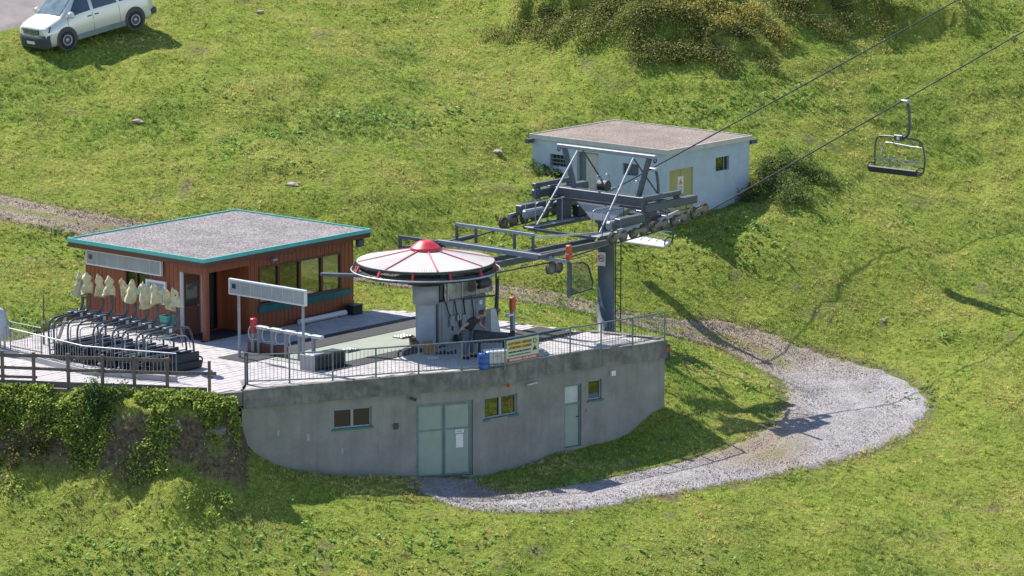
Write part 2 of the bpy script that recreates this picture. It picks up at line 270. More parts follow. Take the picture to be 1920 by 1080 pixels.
# ------------------------------------------------------------------ object helpers
XF = {}
def link(o): COL.objects.link(o); return o
def tag(o, label=None, cat=None, group=None, kind=None):
    if label: o['label'] = label
    if cat: o['category'] = cat
    if group: o['group'] = group
    if kind: o['kind'] = kind
    return o
def thing(name, label, cat, loc=(0, 0, 0), rz=0.0, group=None):
    o = link(bpy.data.objects.new(name, None)); o.empty_display_size = 0.2
    o.location = [float(v) for v in loc]; o.rotation_euler = (0, 0, rz)
    XF[o.name] = Matrix.Translation(Vector([float(v) for v in loc])) @ Matrix.Rotation(rz, 4, 'Z')
    return tag(o, label, cat, group)
def copy_tree(o, parent=None):
    c = o.copy(); COL.objects.link(c); c.parent = parent
    if o.name in XF: XF[c.name] = XF[o.name]
    for ch in list(o.children): copy_tree(ch, c)
    return c
def V(p): return Vector([float(x) for x in p])
class MB:
    def __init__(s): s.v = []; s.f = []; s.sm = []
    def add(s, vs, fs, smooth=False):
        b = len(s.v); s.v += [tuple(float(x) for x in p) for p in vs]
        s.f += [tuple(i + b for i in f) for f in fs]; s.sm += [smooth] * len(fs); return s
    def hexa(s, p):   # 0-3 bottom ring, 4-7 top ring
        return s.add(p, [(3, 2, 1, 0), (4, 5, 6, 7), (0, 1, 5, 4), (1, 2, 6, 5), (2, 3, 7, 6), (3, 0, 4, 7)])
    def box(s, x0, x1, y0, y1, z0, z1):
        return s.hexa([(x0, y0, z0), (x1, y0, z0), (x1, y1, z0), (x0, y1, z0), (x0, y0, z1), (x1, y0, z1), (x1, y1, z1), (x0, y1, z1)])
    def bbox(s, x0, x1, y0, y1, z0, z1, b=0.02):   # chamfered box
        bm = bmesh.new(); bmesh.ops.create_cube(bm, size=1)
        for v in bm.verts: v.co = ((x0 + x1) / 2 + v.co.x * (x1 - x0), (y0 + y1) / 2 + v.co.y * (y1 - y0), (z0 + z1) / 2 + v.co.z * (z1 - z0))
        bmesh.ops.bevel(bm, geom=list(bm.edges), offset=b, segments=1, affect='EDGES')
        bm.verts.index_update()
        s.add([v.co[:] for v in bm.verts], [[v.index for v in f.verts] for f in bm.faces]); bm.free(); return s
    def beam(s, p, q, w=0.1, h=None, up=(0, 0, 1)):
        h = h or w; p, q = V(p), V(q); d = (q - p).normalized(); u = V(up)
        if abs(d.dot(u)) > 0.98: u = Vector((1, 0, 0))
        sd = d.cross(u).normalized(); u2 = sd.cross(d)
        c = [(-1, -1), (1, -1), (1, 1), (-1, 1)]
        return s.hexa([p + sd * a * w / 2 + u2 * b * h / 2 for a, b in c] + [q + sd * a * w / 2 + u2 * b * h / 2 for a, b in c])
    def tube(s, pts, r, n=8, smooth=True, caps=True):
        pts = [V(p) for p in pts]; rr = r if isinstance(r, (list, tuple)) else [r] * len(pts); vs = []; fs = []
        ref = None
        for i, p in enumerate(pts):
            d = (pts[min(i + 1, len(pts) - 1)] - pts[max(i - 1, 0)]).normalized()
            if ref is None:
                ref = Vector((0, 0, 1)) if abs(d.z) < 0.9 else Vector((1, 0, 0))
            a = d.cross(ref); a = a.normalized() if a.length > 1e-6 else Vector((1, 0, 0)); b = a.cross(d).normalized(); ref = b
            for k in range(n):
                t = 2 * math.pi * k / n; vs.append(p + (a * math.cos(t) + b * math.sin(t)) * rr[i])
        for i in range(len(pts) - 1):
            for k in range(n):
                k2 = (k + 1) % n; fs.append((i * n + k, i * n + k2, (i + 1) * n + k2, (i + 1) * n + k))
        s.add(vs, fs, smooth)
        if caps:
            s.add(vs[:n], [tuple(range(n))]); s.add(vs[-n:], [tuple(range(n))[::-1]])
        return s
    def lathe(s, prof, c=(0, 0, 0), n=24, smooth=True, axis=None, a0=0.0, a1=2 * math.pi):
        c = V(c); full = abs(a1 - a0 - 2 * math.pi) < 1e-6; m = n if full else n + 1; vs = []; fs = []
        ax = V(axis).normalized() if axis is not None else Vector((0, 0, 1))
        q = Vector((0, 0, 1)).rotation_difference(ax)
        for r, z in prof:
            for k in range(m):
                t = a0 + (a1 - a0) * k / n; vs.append(c + q @ Vector((r * math.cos(t), r * math.sin(t), z)))
        for i in range(len(prof) - 1):
            for k in range(n):
                k2 = (k + 1) % m; fs.append((i * m + k, i * m + k2, (i + 1) * m + k2, (i + 1) * m + k))
        return s.add(vs, fs, smooth)
    def prism(s, poly, z0, z1):
        n = len(poly); ar = sum(poly[i][0] * poly[(i + 1) % n][1] - poly[(i + 1) % n][0] * poly[i][1] for i in range(n))
        if ar < 0: poly = poly[::-1]
        vs = [(p[0], p[1], z0) for p in poly] + [(p[0], p[1], z1) for p in poly]
        return s.add(vs, [tuple(range(n))[::-1], tuple(range(n, 2 * n))] + [(i, (i + 1) % n, n + (i + 1) % n, n + i) for i in range(n)])
    def mesh(s, name, m):
        me = bpy.data.meshes.new(name); me.from_pydata(s.v, [], s.f)
        me.polygons.foreach_set('use_smooth', s.sm); me.materials.append(m); me.update(); return me
    def build(s, name, m, parent=None, world=False):
        if world and parent is not None:
            inv = XF[parent.name].inverted(); s.v = [tuple(inv @ Vector(p)) for p in s.v]
        o = link(bpy.data.objects.new(name, s.mesh(name, m)))
        if parent is not None: o.parent = parent
        return o
def inst(name, me, parent, loc=(0, 0, 0), rz=0.0):
    o = link(bpy.data.objects.new(name, me)); o.location = V(loc); o.rotation_euler = (0, 0, rz)
    if parent is not None: o.parent = parent
    return o
def arc(pts, n=6):   # smooth a polyline (Catmull-Rom)
    P = [V(p) for p in pts]; out = []
    for i in range(len(P) - 1):
        p0, p1, p2, p3 = P[max(i - 1, 0)], P[i], P[i + 1], P[min(i + 2, len(P) - 1)]
        for k in range(n):
            t = k / n; out.append(0.5 * ((2 * p1) + (-p0 + p2) * t + (2 * p0 - 5 * p1 + 4 * p2 - p3) * t * t + (-p0 + 3 * p1 - 3 * p2 + p3) * t ** 3))
    return out + [P[-1]]
class Wall:   # straight wall frame: u along, d outward
    def __init__(s, o, d, n, z=0.0): s.o = np.array(o, float); s.d = np.array(d, float); s.n = np.array(n, float); s.z = z
    def p(s, u, z, d=0.0):
        q = s.o + s.d * u + s.n * d; return (q[0], q[1], z + s.z)
    def box(s, mb, u0, u1, z0, z1, d0, d1):
        c = [(u0, d1), (u1, d1), (u1, d0), (u0, d0)]
        if s.d[0] * s.n[1] - s.d[1] * s.n[0] > 0: c = c[::-1]
        return mb.hexa([s.p(u, z0, d) for u, d in c] + [s.p(u, z1, d) for u, d in c])
    def boards(s, mb, u0, u1, z0, z1, holes, w=0.105, t=0.06, alt=0.009):
        br = list(np.arange(u0, u1, w)) + [u1]
        for a, b in zip(br[:-1], br[1:]):
            i = br.index(a); cuts = sorted({a, b} | {h[k] for h in holes for k in (0, 1) if a + 1e-3 < h[k] < b - 1e-3})
            for c, e in zip(cuts[:-1], cuts[1:]):
                segs = [(z0, z1)]; mid = (c + e) / 2
                for h in holes:
                    if h[0] < mid < h[1]:
                        ns = []
                        for q0, q1 in segs:
                            if h[3] <= q0 or h[2] >= q1: ns.append((q0, q1)); continue
                            if h[2] > q0 + 1e-3: ns.append((q0, h[2]))
                            if h[3] < q1 - 1e-3: ns.append((h[3], q1))
                        segs = ns
                for q0, q1 in segs: s.box(mb, c + 0.003, e - 0.003, q0, q1, -t, alt * (i % 2))
        return mb
def skin_wall(mb, pts, z0, z1, holes, depth=0.14):   # wall sheet along a polyline (outward on the right), with recessed openings
    P = [np.array(p, float) for p in pts]; L = [0.0]
    for a, b in zip(P[:-1], P[1:]): L.append(L[-1] + float(np.hypot(*(b - a))))
    us = sorted(set(L) | {h[k] for h in holes for k in (0, 1)}); zs = sorted({z0, z1} | {h[k] for h in holes for k in (2, 3)})
    def at(u):
        i = max(0, min(len(L) - 2, int(np.searchsorted(L, u + 1e-9)) - 1)); t = (u - L[i]) / (L[i + 1] - L[i]); d = (P[i + 1] - P[i]) / (L[i + 1] - L[i])
        return P[i] + (P[i + 1] - P[i]) * t, np.array([d[1], -d[0]])
    inh = lambda u, z: any(h[0] < u < h[1] and h[2] < z < h[3] for h in holes)
    for a, b in zip(us[:-1], us[1:]):
        pa, pb = at(a)[0], at(b)[0]
        for c, e in zip(zs[:-1], zs[1:]):
            if not inh((a + b) / 2, (c + e) / 2): mb.add([(*pa, c), (*pb, c), (*pb, e), (*pa, e)], [(0, 1, 2, 3)])
    for h in holes:
        n = at((h[0] + h[1]) / 2)[1]; pa, pb = at(h[0])[0], at(h[1])[0]; ia, ib = pa - n * depth, pb - n * depth
        o = [(*pa, h[2]), (*pb, h[2]), (*pb, h[3]), (*pa, h[3])]; q = [(*ia, h[2]), (*ib, h[2]), (*ib, h[3]), (*ia, h[3])]
        mb.add(o + q, [(0, 1, 5, 4), (1, 2, 6, 5), (2, 3, 7, 6), (3, 0, 4, 7)])
    return at, L
def text(body, size, m, parent, mw, name='lettering', bold=0.0, align='CENTER'):
    cu = bpy.data.curves.new('t', 'FONT'); cu.body = body; cu.size = size; cu.align_x = align; cu.align_y = 'CENTER'; cu.extrude = 0.002; cu.offset = bold; cu.resolution_u = 2
    ob = bpy.data.objects.new('t', cu); COL.objects.link(ob)
    me = bpy.data.meshes.new_from_object(ob.evaluated_get(bpy.context.evaluated_depsgraph_get())); me.name = name
    bpy.data.objects.remove(ob); bpy.data.curves.remove(cu)
    me.transform(mw); me.materials.clear(); me.materials.append(m)
    o = link(bpy.data.objects.new(name, me)); o.parent = parent; return o
def frame_mw(o, xdir, zdir=(0, 0, 1)):   # matrix that lays lettering on an upright board at o, reading along xdir
    x = V(xdir).normalized(); y = V(zdir).normalized(); z = x.cross(y)
    m = Matrix((x, y, z)).transposed().to_4x4(); m.translation = V(o); return m
def tri_mesh(name, verts, cols, m, nv=3, smooth=False):   # big soup of triangles/quads with a colour per face
    n = len(verts) // nv; me = bpy.data.meshes.new(name)
    me.vertices.add(len(verts)); me.vertices.foreach_set('co', np.asarray(verts, np.float32).ravel())
    me.loops.add(len(verts)); me.loops.foreach_set('vertex_index', np.arange(len(verts), dtype=np.int32))
    me.polygons.add(n); me.polygons.foreach_set('loop_start', np.arange(0, n * nv, nv, dtype=np.int32))
    try: me.polygons.foreach_set('loop_total', np.full(n, nv, np.int32))
    except Exception: pass
    ca = me.color_attributes.new('Col', 'FLOAT_COLOR', 'POINT')
    cc = np.ones((len(verts), 4), np.float32); cc[:, :3] = np.repeat(cols, nv, axis=0); ca.data.foreach_set('color', cc.ravel())
    me.materials.append(m); me.update(calc_edges=True); return me

# ------------------------------------------------------------------ noise and terrain
rng = np.random.default_rng(7)
_tab = rng.random((256, 256))
def vnoise(x, y, s=1.0, o=0):
    x = np.asarray(x) * s + 37.3 * o; y = np.asarray(y) * s + 91.7 * o
    xi = np.floor(x).astype(int); yi = np.floor(y).astype(int); fx = x - xi; fy = y - yi
    fx = fx * fx * (3 - 2 * fx); fy = fy * fy * (3 - 2 * fy)
    g = lambda a, b: _tab[a % 256, b % 256]
    return (g(xi, yi) * (1 - fx) + g(xi + 1, yi) * fx) * (1 - fy) + (g(xi, yi + 1) * (1 - fx) + g(xi + 1, yi + 1) * fx) * fy
def fbm(x, y, s=1.0, o=0, n=4):
    return sum(vnoise(x, y, s * 2 ** k, o + k) * 0.5 ** k for k in range(n)) / sum(0.5 ** k for k in range(n))

TRACK = [(-260, 350, 3.3, 1.5), (-120, 366, 2.9, 1.4), (0, 390, 2.6, 1.2), (150, 418, 2.2, 1.1), (330, 452, 1.5, 1.0), (540, 492, 0.75, 0.9), (720, 525, 0.2, 0.65), (980, 558, -0.4, 0.6), (1180, 598, -1.0, 0.65),
         (1350, 638, -2.0, 0.9), (1480, 690, -2.7, 1.55), (1595, 742, -3.2, 2.75), (1580, 795, -3.4, 2.4), (1450, 855, -3.55, 1.5), (1220, 905, -3.65, 1.35), (1000, 942, -3.7, 1.3), (890, 940, -3.7, 1.3), (845, 922, -3.68, 1.3), (826, 903, -3.62, 1.1)]
tr_pts = [PZ(a, b, c) for a, b, c, w in TRACK]
ctrl = [tuple(p) for p in tr_pts]
for px, py, Y in [(150, 75, 30), (500, 250, 22), (700, 350, 17.5), (600, 100, 30), (960, 20, 37), (1000, 95, 33), (1200, 108, 30.5), (1200, 20, 32.6), (1200, -80, 36), (1450, 20, 35), (1420, 110, 31),
                  (0, 30, 32.5), (200, -15, 37), (0, 250, 21.5), (0, 150, 26.5), (0, 470, 10.5), (60, 560, 6.5), (30, 625, 2.6), (350, 330, 18.5), (720, 585, 8.4), (900, 600, 7.0), (820, 450, 15.5),
                  (1080, 480, 15.0), (1260, 470, 16.4), (1370, 432, 17.5), (1490, 440, 17.9), (1455, 380, 19.7), (1500, 330, 22.0), (1570, 400, 20.0), (1650, 470, 18.0), (1000, 312, 22.3), (1035, 345, 20.6), (1120, 400, 19), (1250, 432, 18.0), (1400, 378, 21.6), (1440, 275, 24.0), (1300, 215, 27), (1155, 205, 28), (1000, 235, 25.5),
                  (1650, 600, 14), (1650, 350, 24.5), (1500, 560, 14), (1830, 592, 14.4), (1900, 700, 9), (1900, 400, 23.5), (1900, 200, 31), (1900, 0, 38), (1650, 150, 32), (1900, 850, 2), (1900, 1000, -5), (1900, 1090, -9),
                  (200, 742, -6.3), (0, 738, -6.2), (400, 748, -6.95), (200, 830, -7.1), (0, 825, -7.0), (415, 850, -7.8), (200, 910, -8.2), (20, 900, -8.1), (425, 885, -8.0), (480, 880, -7.5), (560, 888, -6.9), (700, 893, -5.6), (470, 872, -6.9), (200, 1000, -10.6), (200, 1085, -12.6), (0, 1000, -10.8), (0, 1085, -12.8), (600, 1000, -10.2), (640, 900, -6.6),
                  (960, 1000, -10), (960, 1085, -12.2), (1400, 1000, -7.8), (1400, 1085, -10.5), (1700, 900, -1.5),
                  (1300, 720, 5.5), (1240, 800, 1.2), (1400, 700, 8.0), (1250, 690, 4.6), (1160, 832, 0.6), (1238, 762, 2.1), (1400, 770, 4.2), (1080, 858, -1.0), (830, 893, -4.2)]:
    ctrl.append(tuple(PY(px, py, Y)))
ctrl += [(-2, -1.5, -3.5), (-6, -3.0, -3.3), (2.5, 1.5, -3.2), (-8.3, -4.9, -2.6), (-7.5, -5.2, -3.0), (-60, 60, 19), (60, 70, 22), (0, 90, 33), (-60, -40, -15), (60, -40, -17), (0, -60, -21), (-30, 8, 1.6), (-30, -6, -0.8), (35, 5, -3.5), (-40, 30, 9), (40, 30, 5),
         (0, -110, -30), (120, 0, -8), (-120, 0, 0), (0, 140, 50), (-14, 4.5, 0.0), (-9.5, 10, 0.2), (-12, 10.5, 0.5), (-6, 9.3, 0.0), (-16.5, 0.5, 0.0), (-14, -5.5, -0.15)]
K = np.array(ctrl)
def _phi(d2): return np.where(d2 > 0, 0.5 * d2 * np.log(np.maximum(d2, 1e-12)), 0)
n_ = len(K); D2 = ((K[:, None, :2] - K[None, :, :2]) ** 2).sum(-1)
L_ = np.zeros((n_ + 3, n_ + 3)); L_[:n_, :n_] = _phi(D2) + np.eye(n_) * 0.8; L_[:n_, n_] = 1; L_[:n_, n_ + 1:] = K[:, :2]; L_[n_:, :n_] = L_[:n_, n_:].T
W_ = np.linalg.solve(L_, np.concatenate([K[:, 2], np.zeros(3)]))
def tps(x, y):
    x = np.asarray(x, float); y = np.asarray(y, float); sh = x.shape; x = x.ravel(); y = y.ravel(); out = np.empty(len(x))
    for i in range(0, len(x), 40000):
        a, b = x[i:i + 40000], y[i:i + 40000]
        out[i:i + 40000] = _phi((a[:, None] - K[None, :, 0]) ** 2 + (b[:, None] - K[None, :, 1]) ** 2) @ W_[:n_] + W_[n_] + W_[n_ + 1] * a + W_[n_ + 2] * b
    return out.reshape(sh)
# track centre line
tc_ = arc([(p[0], p[1], w[3]) for p, w in zip(tr_pts, TRACK)], 12)
TC = np.array([(p.x, p.y, p.z) for p in tc_])
def track_dist(x, y):   # distance to the centre line minus half width (negative on the track), and lateral ratio
    x = np.asarray(x).ravel(); y = np.asarray(y).ravel(); best = np.full(len(x), 99.0); lat = np.full(len(x), 9.0)
    for i in range(len(TC)):
        d = np.hypot(x - TC[i, 0], y - TC[i, 1]); k = d - TC[i, 2]; m = k < best; best[m] = k[m]; lat[m] = d[m] / TC[i, 2]
    return best, lat
# terrace outline
def q2(px, py): p = PZ(px, py, 0); return (p[0], p[1])
EDGE = [q2(*p) for p in [(455, 733), (543, 724), (624, 717), (705, 710), (785, 703), (866, 697), (935, 690), (985, 680), (1030, 669), (1069, 663), (1127, 655), (1186, 648), (1250, 638)]]
BACK = [q2(1020, 611), q2(925, 597), q2(780, 583), (-5.0, 8.0)]
HO = np.array([-10.6, 1.8])
def hl(x, y): q = HO + E1 * x + E2 * y; return (q[0], q[1])
TERR = EDGE + BACK + [hl(7.9, -0.2), hl(7.9, 6.4), hl(-0.4, 6.4), (-17.2, 2.2), (-22, 1.5), (-22, -5.6), q2(5, 724), q2(200, 731), q2(393, 738)]
def inpoly(x, y, poly):
    x = np.asarray(x); y = np.asarray(y); r = np.zeros(x.shape, bool); n = len(poly)
    for i in range(n):
        x1, y1 = poly[i]; x2, y2 = poly[(i + 1) % n]
        c = ((y1 > y) != (y2 > y)); xx = (x2 - x1) * (y - y1) / ((y2 - y1) if abs(y2 - y1) > 1e-9 else 1e-9) + x1
        r ^= c & (x < xx)
    return r
BO = np.array([5.95, 18.0])
def bl(x, y): q = BO + E1 * x + E2 * y; return (q[0], q[1])
BLUE = [bl(0, 0), bl(5.2, 0), bl(5.2, 6.8), bl(0, 6.8)]
SCARPS = [(np.array([PY(*p)[:2] for p in [(940, 40, 35), (1040, 60, 34.2), (1150, 68, 33.6), (1290, 62, 33.4), (1400, 45, 34)]]), 1.05), (np.array([PY(*p)[:2] for p in [(1150, 112, 31), (1250, 116, 30.6), (1350, 114, 30.7), (1470, 104, 31.2)]]), 0.5), (np.array([PY(*p)[:2] for p in [(1430, 20, 35.5), (1560, 28, 35.2), (1700, 30, 35.4), (1850, 20, 36)]]), 0.7)]  # bank steps shaped steep so that their faces lie in shade
def ground(x, y, micro=True):
    x = np.asarray(x, float); y = np.asarray(y, float); z = tps(x, y)
    if micro:
        b, _ = track_dist(x, y); b = b.reshape(x.shape); k = np.clip(b / 0.8, 0.12, 1)
        z = z + k * ((fbm(x, y, 0.35, 3, 3) - 0.5) * 0.5 + (fbm(x, y, 1.6, 9, 3) - 0.5) * 0.2 + 0.035 * np.sin(z * 9.5 + fbm(x, y, 0.25, 19, 3) * 14) * np.clip((z - 0.5) / 1.5, 0, 1))
    e = -5.85 - (x + 16.8) * 0.171; d = e - y; d = d + 0.75 * np.clip((x + 10.8) / 2.0, 0, 1)   # steep earth bank in front of the fence, drawing back to the basement wall
    jag = (fbm(x, y, 0.6, 71, 4) - 0.5) * 1.5 if micro else 0.0
    zb = np.interp(d + jag * np.clip(d, 0, 1), [-5, 0.3, 0.85, 1.75, 2.7, 4.5], [-0.1, -0.12, -0.5, -2.2, -3.0, -4.2]) + ((fbm(x, y, 2.5, 77, 3) - 0.5) * 0.3 * np.clip(d, 0, 1) if micro else 0.0)
    wgt = np.clip((-8.75 - x) / 0.3, 0, 1) * np.clip((4.5 - d) / 1.6, 0, 1) * np.clip((d + 0.2) / 0.2, 0, 1)
    z = z * (1 - wgt) + zb * wgt
    for (pts_, H_) in SCARPS:
        yb = np.interp(x, pts_[:, 0], pts_[:, 1]); dd = y - yb + (fbm(x, y, 0.9, 81, 3) - 0.5) * 1.6
        win = np.clip((x - pts_[0, 0]) / 0.9, 0, 1) * np.clip((pts_[-1, 0] - x) / 0.9, 0, 1); tt = np.clip(dd / 0.55, 0, 1)
        z = z + H_ * win * tt * tt * (3 - 2 * tt) * np.exp(-np.maximum(dd, 0) / 5.0)
    ins = inpoly(x, y, TERR); z = np.where(ins, np.minimum(z, -0.35), z)
    ib = inpoly(x, y, [bl(0.15, 0.15), bl(5.05, 0.15), bl(5.05, 6.6), bl(0.15, 6.6)]); z = np.where(ib, np.minimum(z, 3.6), z)
    return z
def gz(x, y): return float(ground(np.array([x]), np.array([y]), True)[0])
def axis(a, b, st, lo, hi):
    v = list(np.arange(a, b, st)); d = st; x = a
    left = []
    while x > lo: d *= 1.18; x -= d; left.append(x)
    d = st; x = v[-1]; right = []
    while x < hi: d *= 1.18; x += d; right.append(x)
    return np.array(left[::-1] + v + right)
xs = axis(-24, 27, 0.21, -220, 220); ys = axis(-15, 45, 0.21, -130, 260)
GX, GY = np.meshgrid(xs, ys); GZ = ground(GX, GY)
GZ = np.where((GY < -18), np.minimum(GZ, -5.5 + (GY + 18) * 0.22), GZ)
me = bpy.data.meshes.new('meadow_ground'); nx, ny = len(xs), len(ys)
me.vertices.add(nx * ny); me.vertices.foreach_set('co', np.stack([GX, GY, GZ], -1).astype(np.float32).ravel())
ii = (np.arange(ny - 1)[:, None] * nx + np.arange(nx - 1)[None]).ravel()
lp = np.stack([ii, ii + 1, ii + nx + 1, ii + nx], -1).astype(np.int32)
me.loops.add(lp.size); me.loops.foreach_set('vertex_index', lp.ravel())
me.polygons.add(len(lp)); me.polygons.foreach_set('loop_start', np.arange(0, lp.size, 4, dtype=np.int32))
try: me.polygons.foreach_set('loop_total', np.full(len(lp), 4, np.int32))
except Exception: pass
me.polygons.foreach_set('use_smooth', np.ones(len(lp), bool))
gyy, gxx = np.gradient(GZ, ys, xs); slope = np.hypot(gxx, gyy)
BANK = (GX < -8.6) & (GY < -5.9) & (GY > -9.0)
bare = np.clip((slope - 1.0) * 1.4, 0, 1) * BANK + np.clip(fbm(GX, GY, 0.9, 21, 4) * 6 - 4.35, 0, 0.8)
tb, tl = track_dist(GX, GY); tb = tb.reshape(GX.shape)
bare = np.clip(bare + np.clip(1 - np.abs(tb + 0.1) / 0.45, 0, 1) * 0.7, 0, 1)
at_ = me.attributes.new('bare', 'FLOAT', 'POINT'); at_.data.foreach_set('value', bare.astype(np.float32).ravel())
me.materials.append(M['soil']); me.update(calc_edges=True)
tag(link(bpy.data.objects.new('meadow_ground', me)), kind='structure')

# ------------------------------------------------------------------ gravel track and asphalt road
def project(x, y, z):
    d = np.stack([x - C[0], y - C[1], z - C[2]], -1); w = d @ np.array([0, cp, -sp]); return 960 + FPX * d[:, 0] / w, 540 - FPX * (d @ np.array([0, sp, cp])) / w
def ribbon(name, cl, m, lift=0.05, nc=14, jit=0.25):
    vs = []; fs = []; n = len(cl)
    for i in range(n):
        a = cl[max(i - 1, 0)]; b = cl[min(i + 1, n - 1)]; t = np.array([b[0] - a[0], b[1] - a[1]]); t /= np.hypot(*t); nn = np.array([-t[1], t[0]])
        for k in range(nc + 1):
            s = k / nc * 2 - 1; w = cl[i][2] * (1 + jit * (float(vnoise(i * 0.45, 5.0 if s < 0 else 50.0, 1.0, 2)) - 0.5) * abs(s))
            vs.append((cl[i][0] + nn[0] * s * w, cl[i][1] + nn[1] * s * w, s))
    vs = np.array(vs); z = ground(vs[:, 0], vs[:, 1], True)
    rut = -0.03 * np.exp(-((np.abs(vs[:, 2]) - 0.52) / 0.18) ** 2)
    z = z + rut + np.where(np.abs(vs[:, 2]) > 0.97, -0.10, lift) + (fbm(vs[:, 0], vs[:, 1], 2.2, 4, 2) - 0.5) * 0.04
    for i in range(n - 1):
        for k in range(nc): q = i * (nc + 1) + k; fs.append((q, q + nc + 1, q + nc + 2, q + 1))
    mb = MB(); mb.add(np.column_stack([vs[:, :2], z]), fs, True)
    o = mb.build(name, m); px_, py_ = project(vs[:, 0], vs[:, 1], z); lat = np.abs(vs[:, 2])
    fresh = np.clip((vs[:, 0] - 9.0) / 1.8, 0, 1) * (1 - np.clip((vs[:, 1] - 9.5) / 2.5, 0, 1)); fresh = np.maximum(fresh, np.clip((-0.5 - vs[:, 1]) / 2.0, 0, 1) * (vs[:, 0] > -3))
    green = np.clip(np.maximum(1.2 - lat / 0.3, (lat - 0.72) / 0.25), 0, 1) * (1 - fresh)
    for nm, val in (('fresh', fresh), ('green', green)): o.data.attributes.new(nm, 'FLOAT', 'POINT').data.foreach_set('value', val.astype(np.float32))
    return tag(o, kind='structure')
dense = arc([tuple(p) for p in TC], 3)
ribbon('gravel_track', [(p.x, p.y, p.z) for p in dense], M['gravel'])
rd = [PY(-420, 110, 30), PY(-150, 60, 31.5), PY(20, 22, 33), PY(150, -12, 35.5), PY(300, -50, 39), PY(520, -100, 44)]
ROADC = [(p.x, p.y, 2.0) for p in arc([(p[0], p[1], 0) for p in rd], 8)]
ribbon('asphalt_road', ROADC, M['asphalt'], 0.07, 8, 0.05)
gp = PZ(832, 905, -3.55)
ap = [(-3.6, -4.6, 1.0), (-2.6, -5.2, 1.3), (-1.4, -6.0, 1.3), (-0.4, -6.7, 1.0)]
def road_dist(x, y):
    x = np.asarray(x).ravel(); y = np.asarray(y).ravel(); b = np.full(len(x), 99.0)
    for p in ROADC: b = np.minimum(b, np.hypot(x - p[0], y - p[1]) - p[2])
    return b

# ------------------------------------------------------------------ terrace deck and its paving stones
terr = MB().prism(TERR, -0.5, -0.03).build('terrace', M['joint']); tag(terr, kind='structure')
hut_poly = [hl(-0.02, -0.02), hl(7.6, -0.02), hl(7.6, 6.1), hl(-0.02, 6.1)]
LO = np.array([-2.97, 1.05])
def ll(x, y, z=0.0): q = LO + E1 * x + E2 * y; return (q[0], q[1], z)
PW, PH = 0.44, 0.29
cells = []
for i in range(-60, 60):
    for j in range(-60, 60):
        c = LO + E1 * (i * PW + (PW / 2 if j % 2 else 0)) + E2 * (j * PH)
        cells.append((c[0], c[1]))
cells = np.array(cells)
ok = np.ones(len(cells), bool)
for sx in (-1, 1):
    for sy in (-1, 1):
        o = E1 * sx * PW * 0.5 + E2 * sy * PH * 0.5; ok &= inpoly(cells[:, 0] + o[0], cells[:, 1] + o[1], TERR)
ok &= ~inpoly(cells[:, 0], cells[:, 1], hut_poly); ok &= (cells[:, 0] > -20)
cells = cells[ok]; cells = cells[np.argsort(cells[:, 1])]
pm = MB().bbox(-PW / 2 + 0.008, PW / 2 - 0.008, -PH / 2 + 0.008, PH / 2 - 0.008, -0.04, 0.0, 0.006).mesh('paving_stone', M['paver'])
rr_ = random.Random(3)
for c in cells[:300]: inst('paving_stone', pm, terr, (c[0], c[1], rr_.uniform(-0.006, 0.004)), A)
pb = MB()
for c in cells[300:]:
    z = rr_.uniform(-0.006, 0.004); a = E1 * (PW / 2 - 0.008); b = E2 * (PH / 2 - 0.008); q = [c - a - b, c + a - b, c + a + b, c - a + b]
    pb.hexa([(*p, -0.04) for p in q] + [(*p, z) for p in q])
po = pb.build('paving_field', M['paver'], terr); po['kind'] = 'stuff'

# ------------------------------------------------------------------ base building under the terrace
bb = thing('lift_base_building', 'grey concrete basement building with a weathered parapet under the lift terrace', 'building', (EDGE[0][0], EDGE[0][1], -3.6))
off = []
for i, p in enumerate(EDGE):
    a = np.array(EDGE[max(i - 1, 0)]); b = np.array(EDGE[min(i + 1, len(EDGE) - 1)]); t = (b - a) / np.hypot(*(b - a)); off.append(np.array([t[1], -t[0]]))
outl = lambda d: [tuple(np.array(p) + n * d) for p, n in zip(EDGE, off)]
wl = outl(-0.10)
first = [(-9.1, -2.5), (-9.0, -5.0)]
tip = wl[-1]; lastp = [(tip[0] - 0.5, tip[1] + 0.55), (tip[0] - 2.6, tip[1] + 1.6)]
WPTS = [tuple(np.array(wl[0]) + (-0.02, 1.6))] + wl + lastp
def wall_hit(px, py):   # first wall segment met by a sight line: (u, z)
    d = ray(px, py); u0 = 0.0; best = None
    for a, b in zip(WPTS[:-1], WPTS[1:]):
        a = np.array(a); b = np.array(b); e = b - a; l = np.hypot(*e); n = np.array([e[1], -e[0]]) / l
        den = d[0] * n[0] + d[1] * n[1]
        if abs(den) > 1e-6:
            t = ((a - C[:2]) @ n) / den; p = C + d * t; s = ((p[:2] - a) @ e) / l
            if 0 <= s <= l and den < 0: best = (u0 + s, p[2])
        u0 += l
    return best
def hole(x0, y0, x1, y1):
    xm, ym = (x0 + x1) / 2, (y0 + y1) / 2
    a = wall_hit(x0, ym)[0]; b = wall_hit(x1, ym)[0]; return [a, b, wall_hit(xm, y1)[1], wall_hit(xm, y0)[1]]
Hw1 = hole(625, 765, 697, 802); Hga = hole(780, 754, 887, 895); Hw2 = hole(909, 743, 970, 782); Hdo = hole(1058, 721, 1090, 838); Hw3 = hole(1103, 712, 1128, 749)
wb = MB(); at_wall, WL = skin_wall(wb, WPTS, -5.2, -0.02, [Hw1, Hga, Hw2, Hdo, Hw3], 0.16)
wb.build('wall', M['concrete'], bb, True)
pa_out = [tuple(np.array(WPTS[0]) + (-0.12, 0))] + outl(0.05) + [tuple(np.array(lastp[0]) + (0.14, 0.08)), tuple(np.array(lastp[1]) + (0.05, 0.14))]
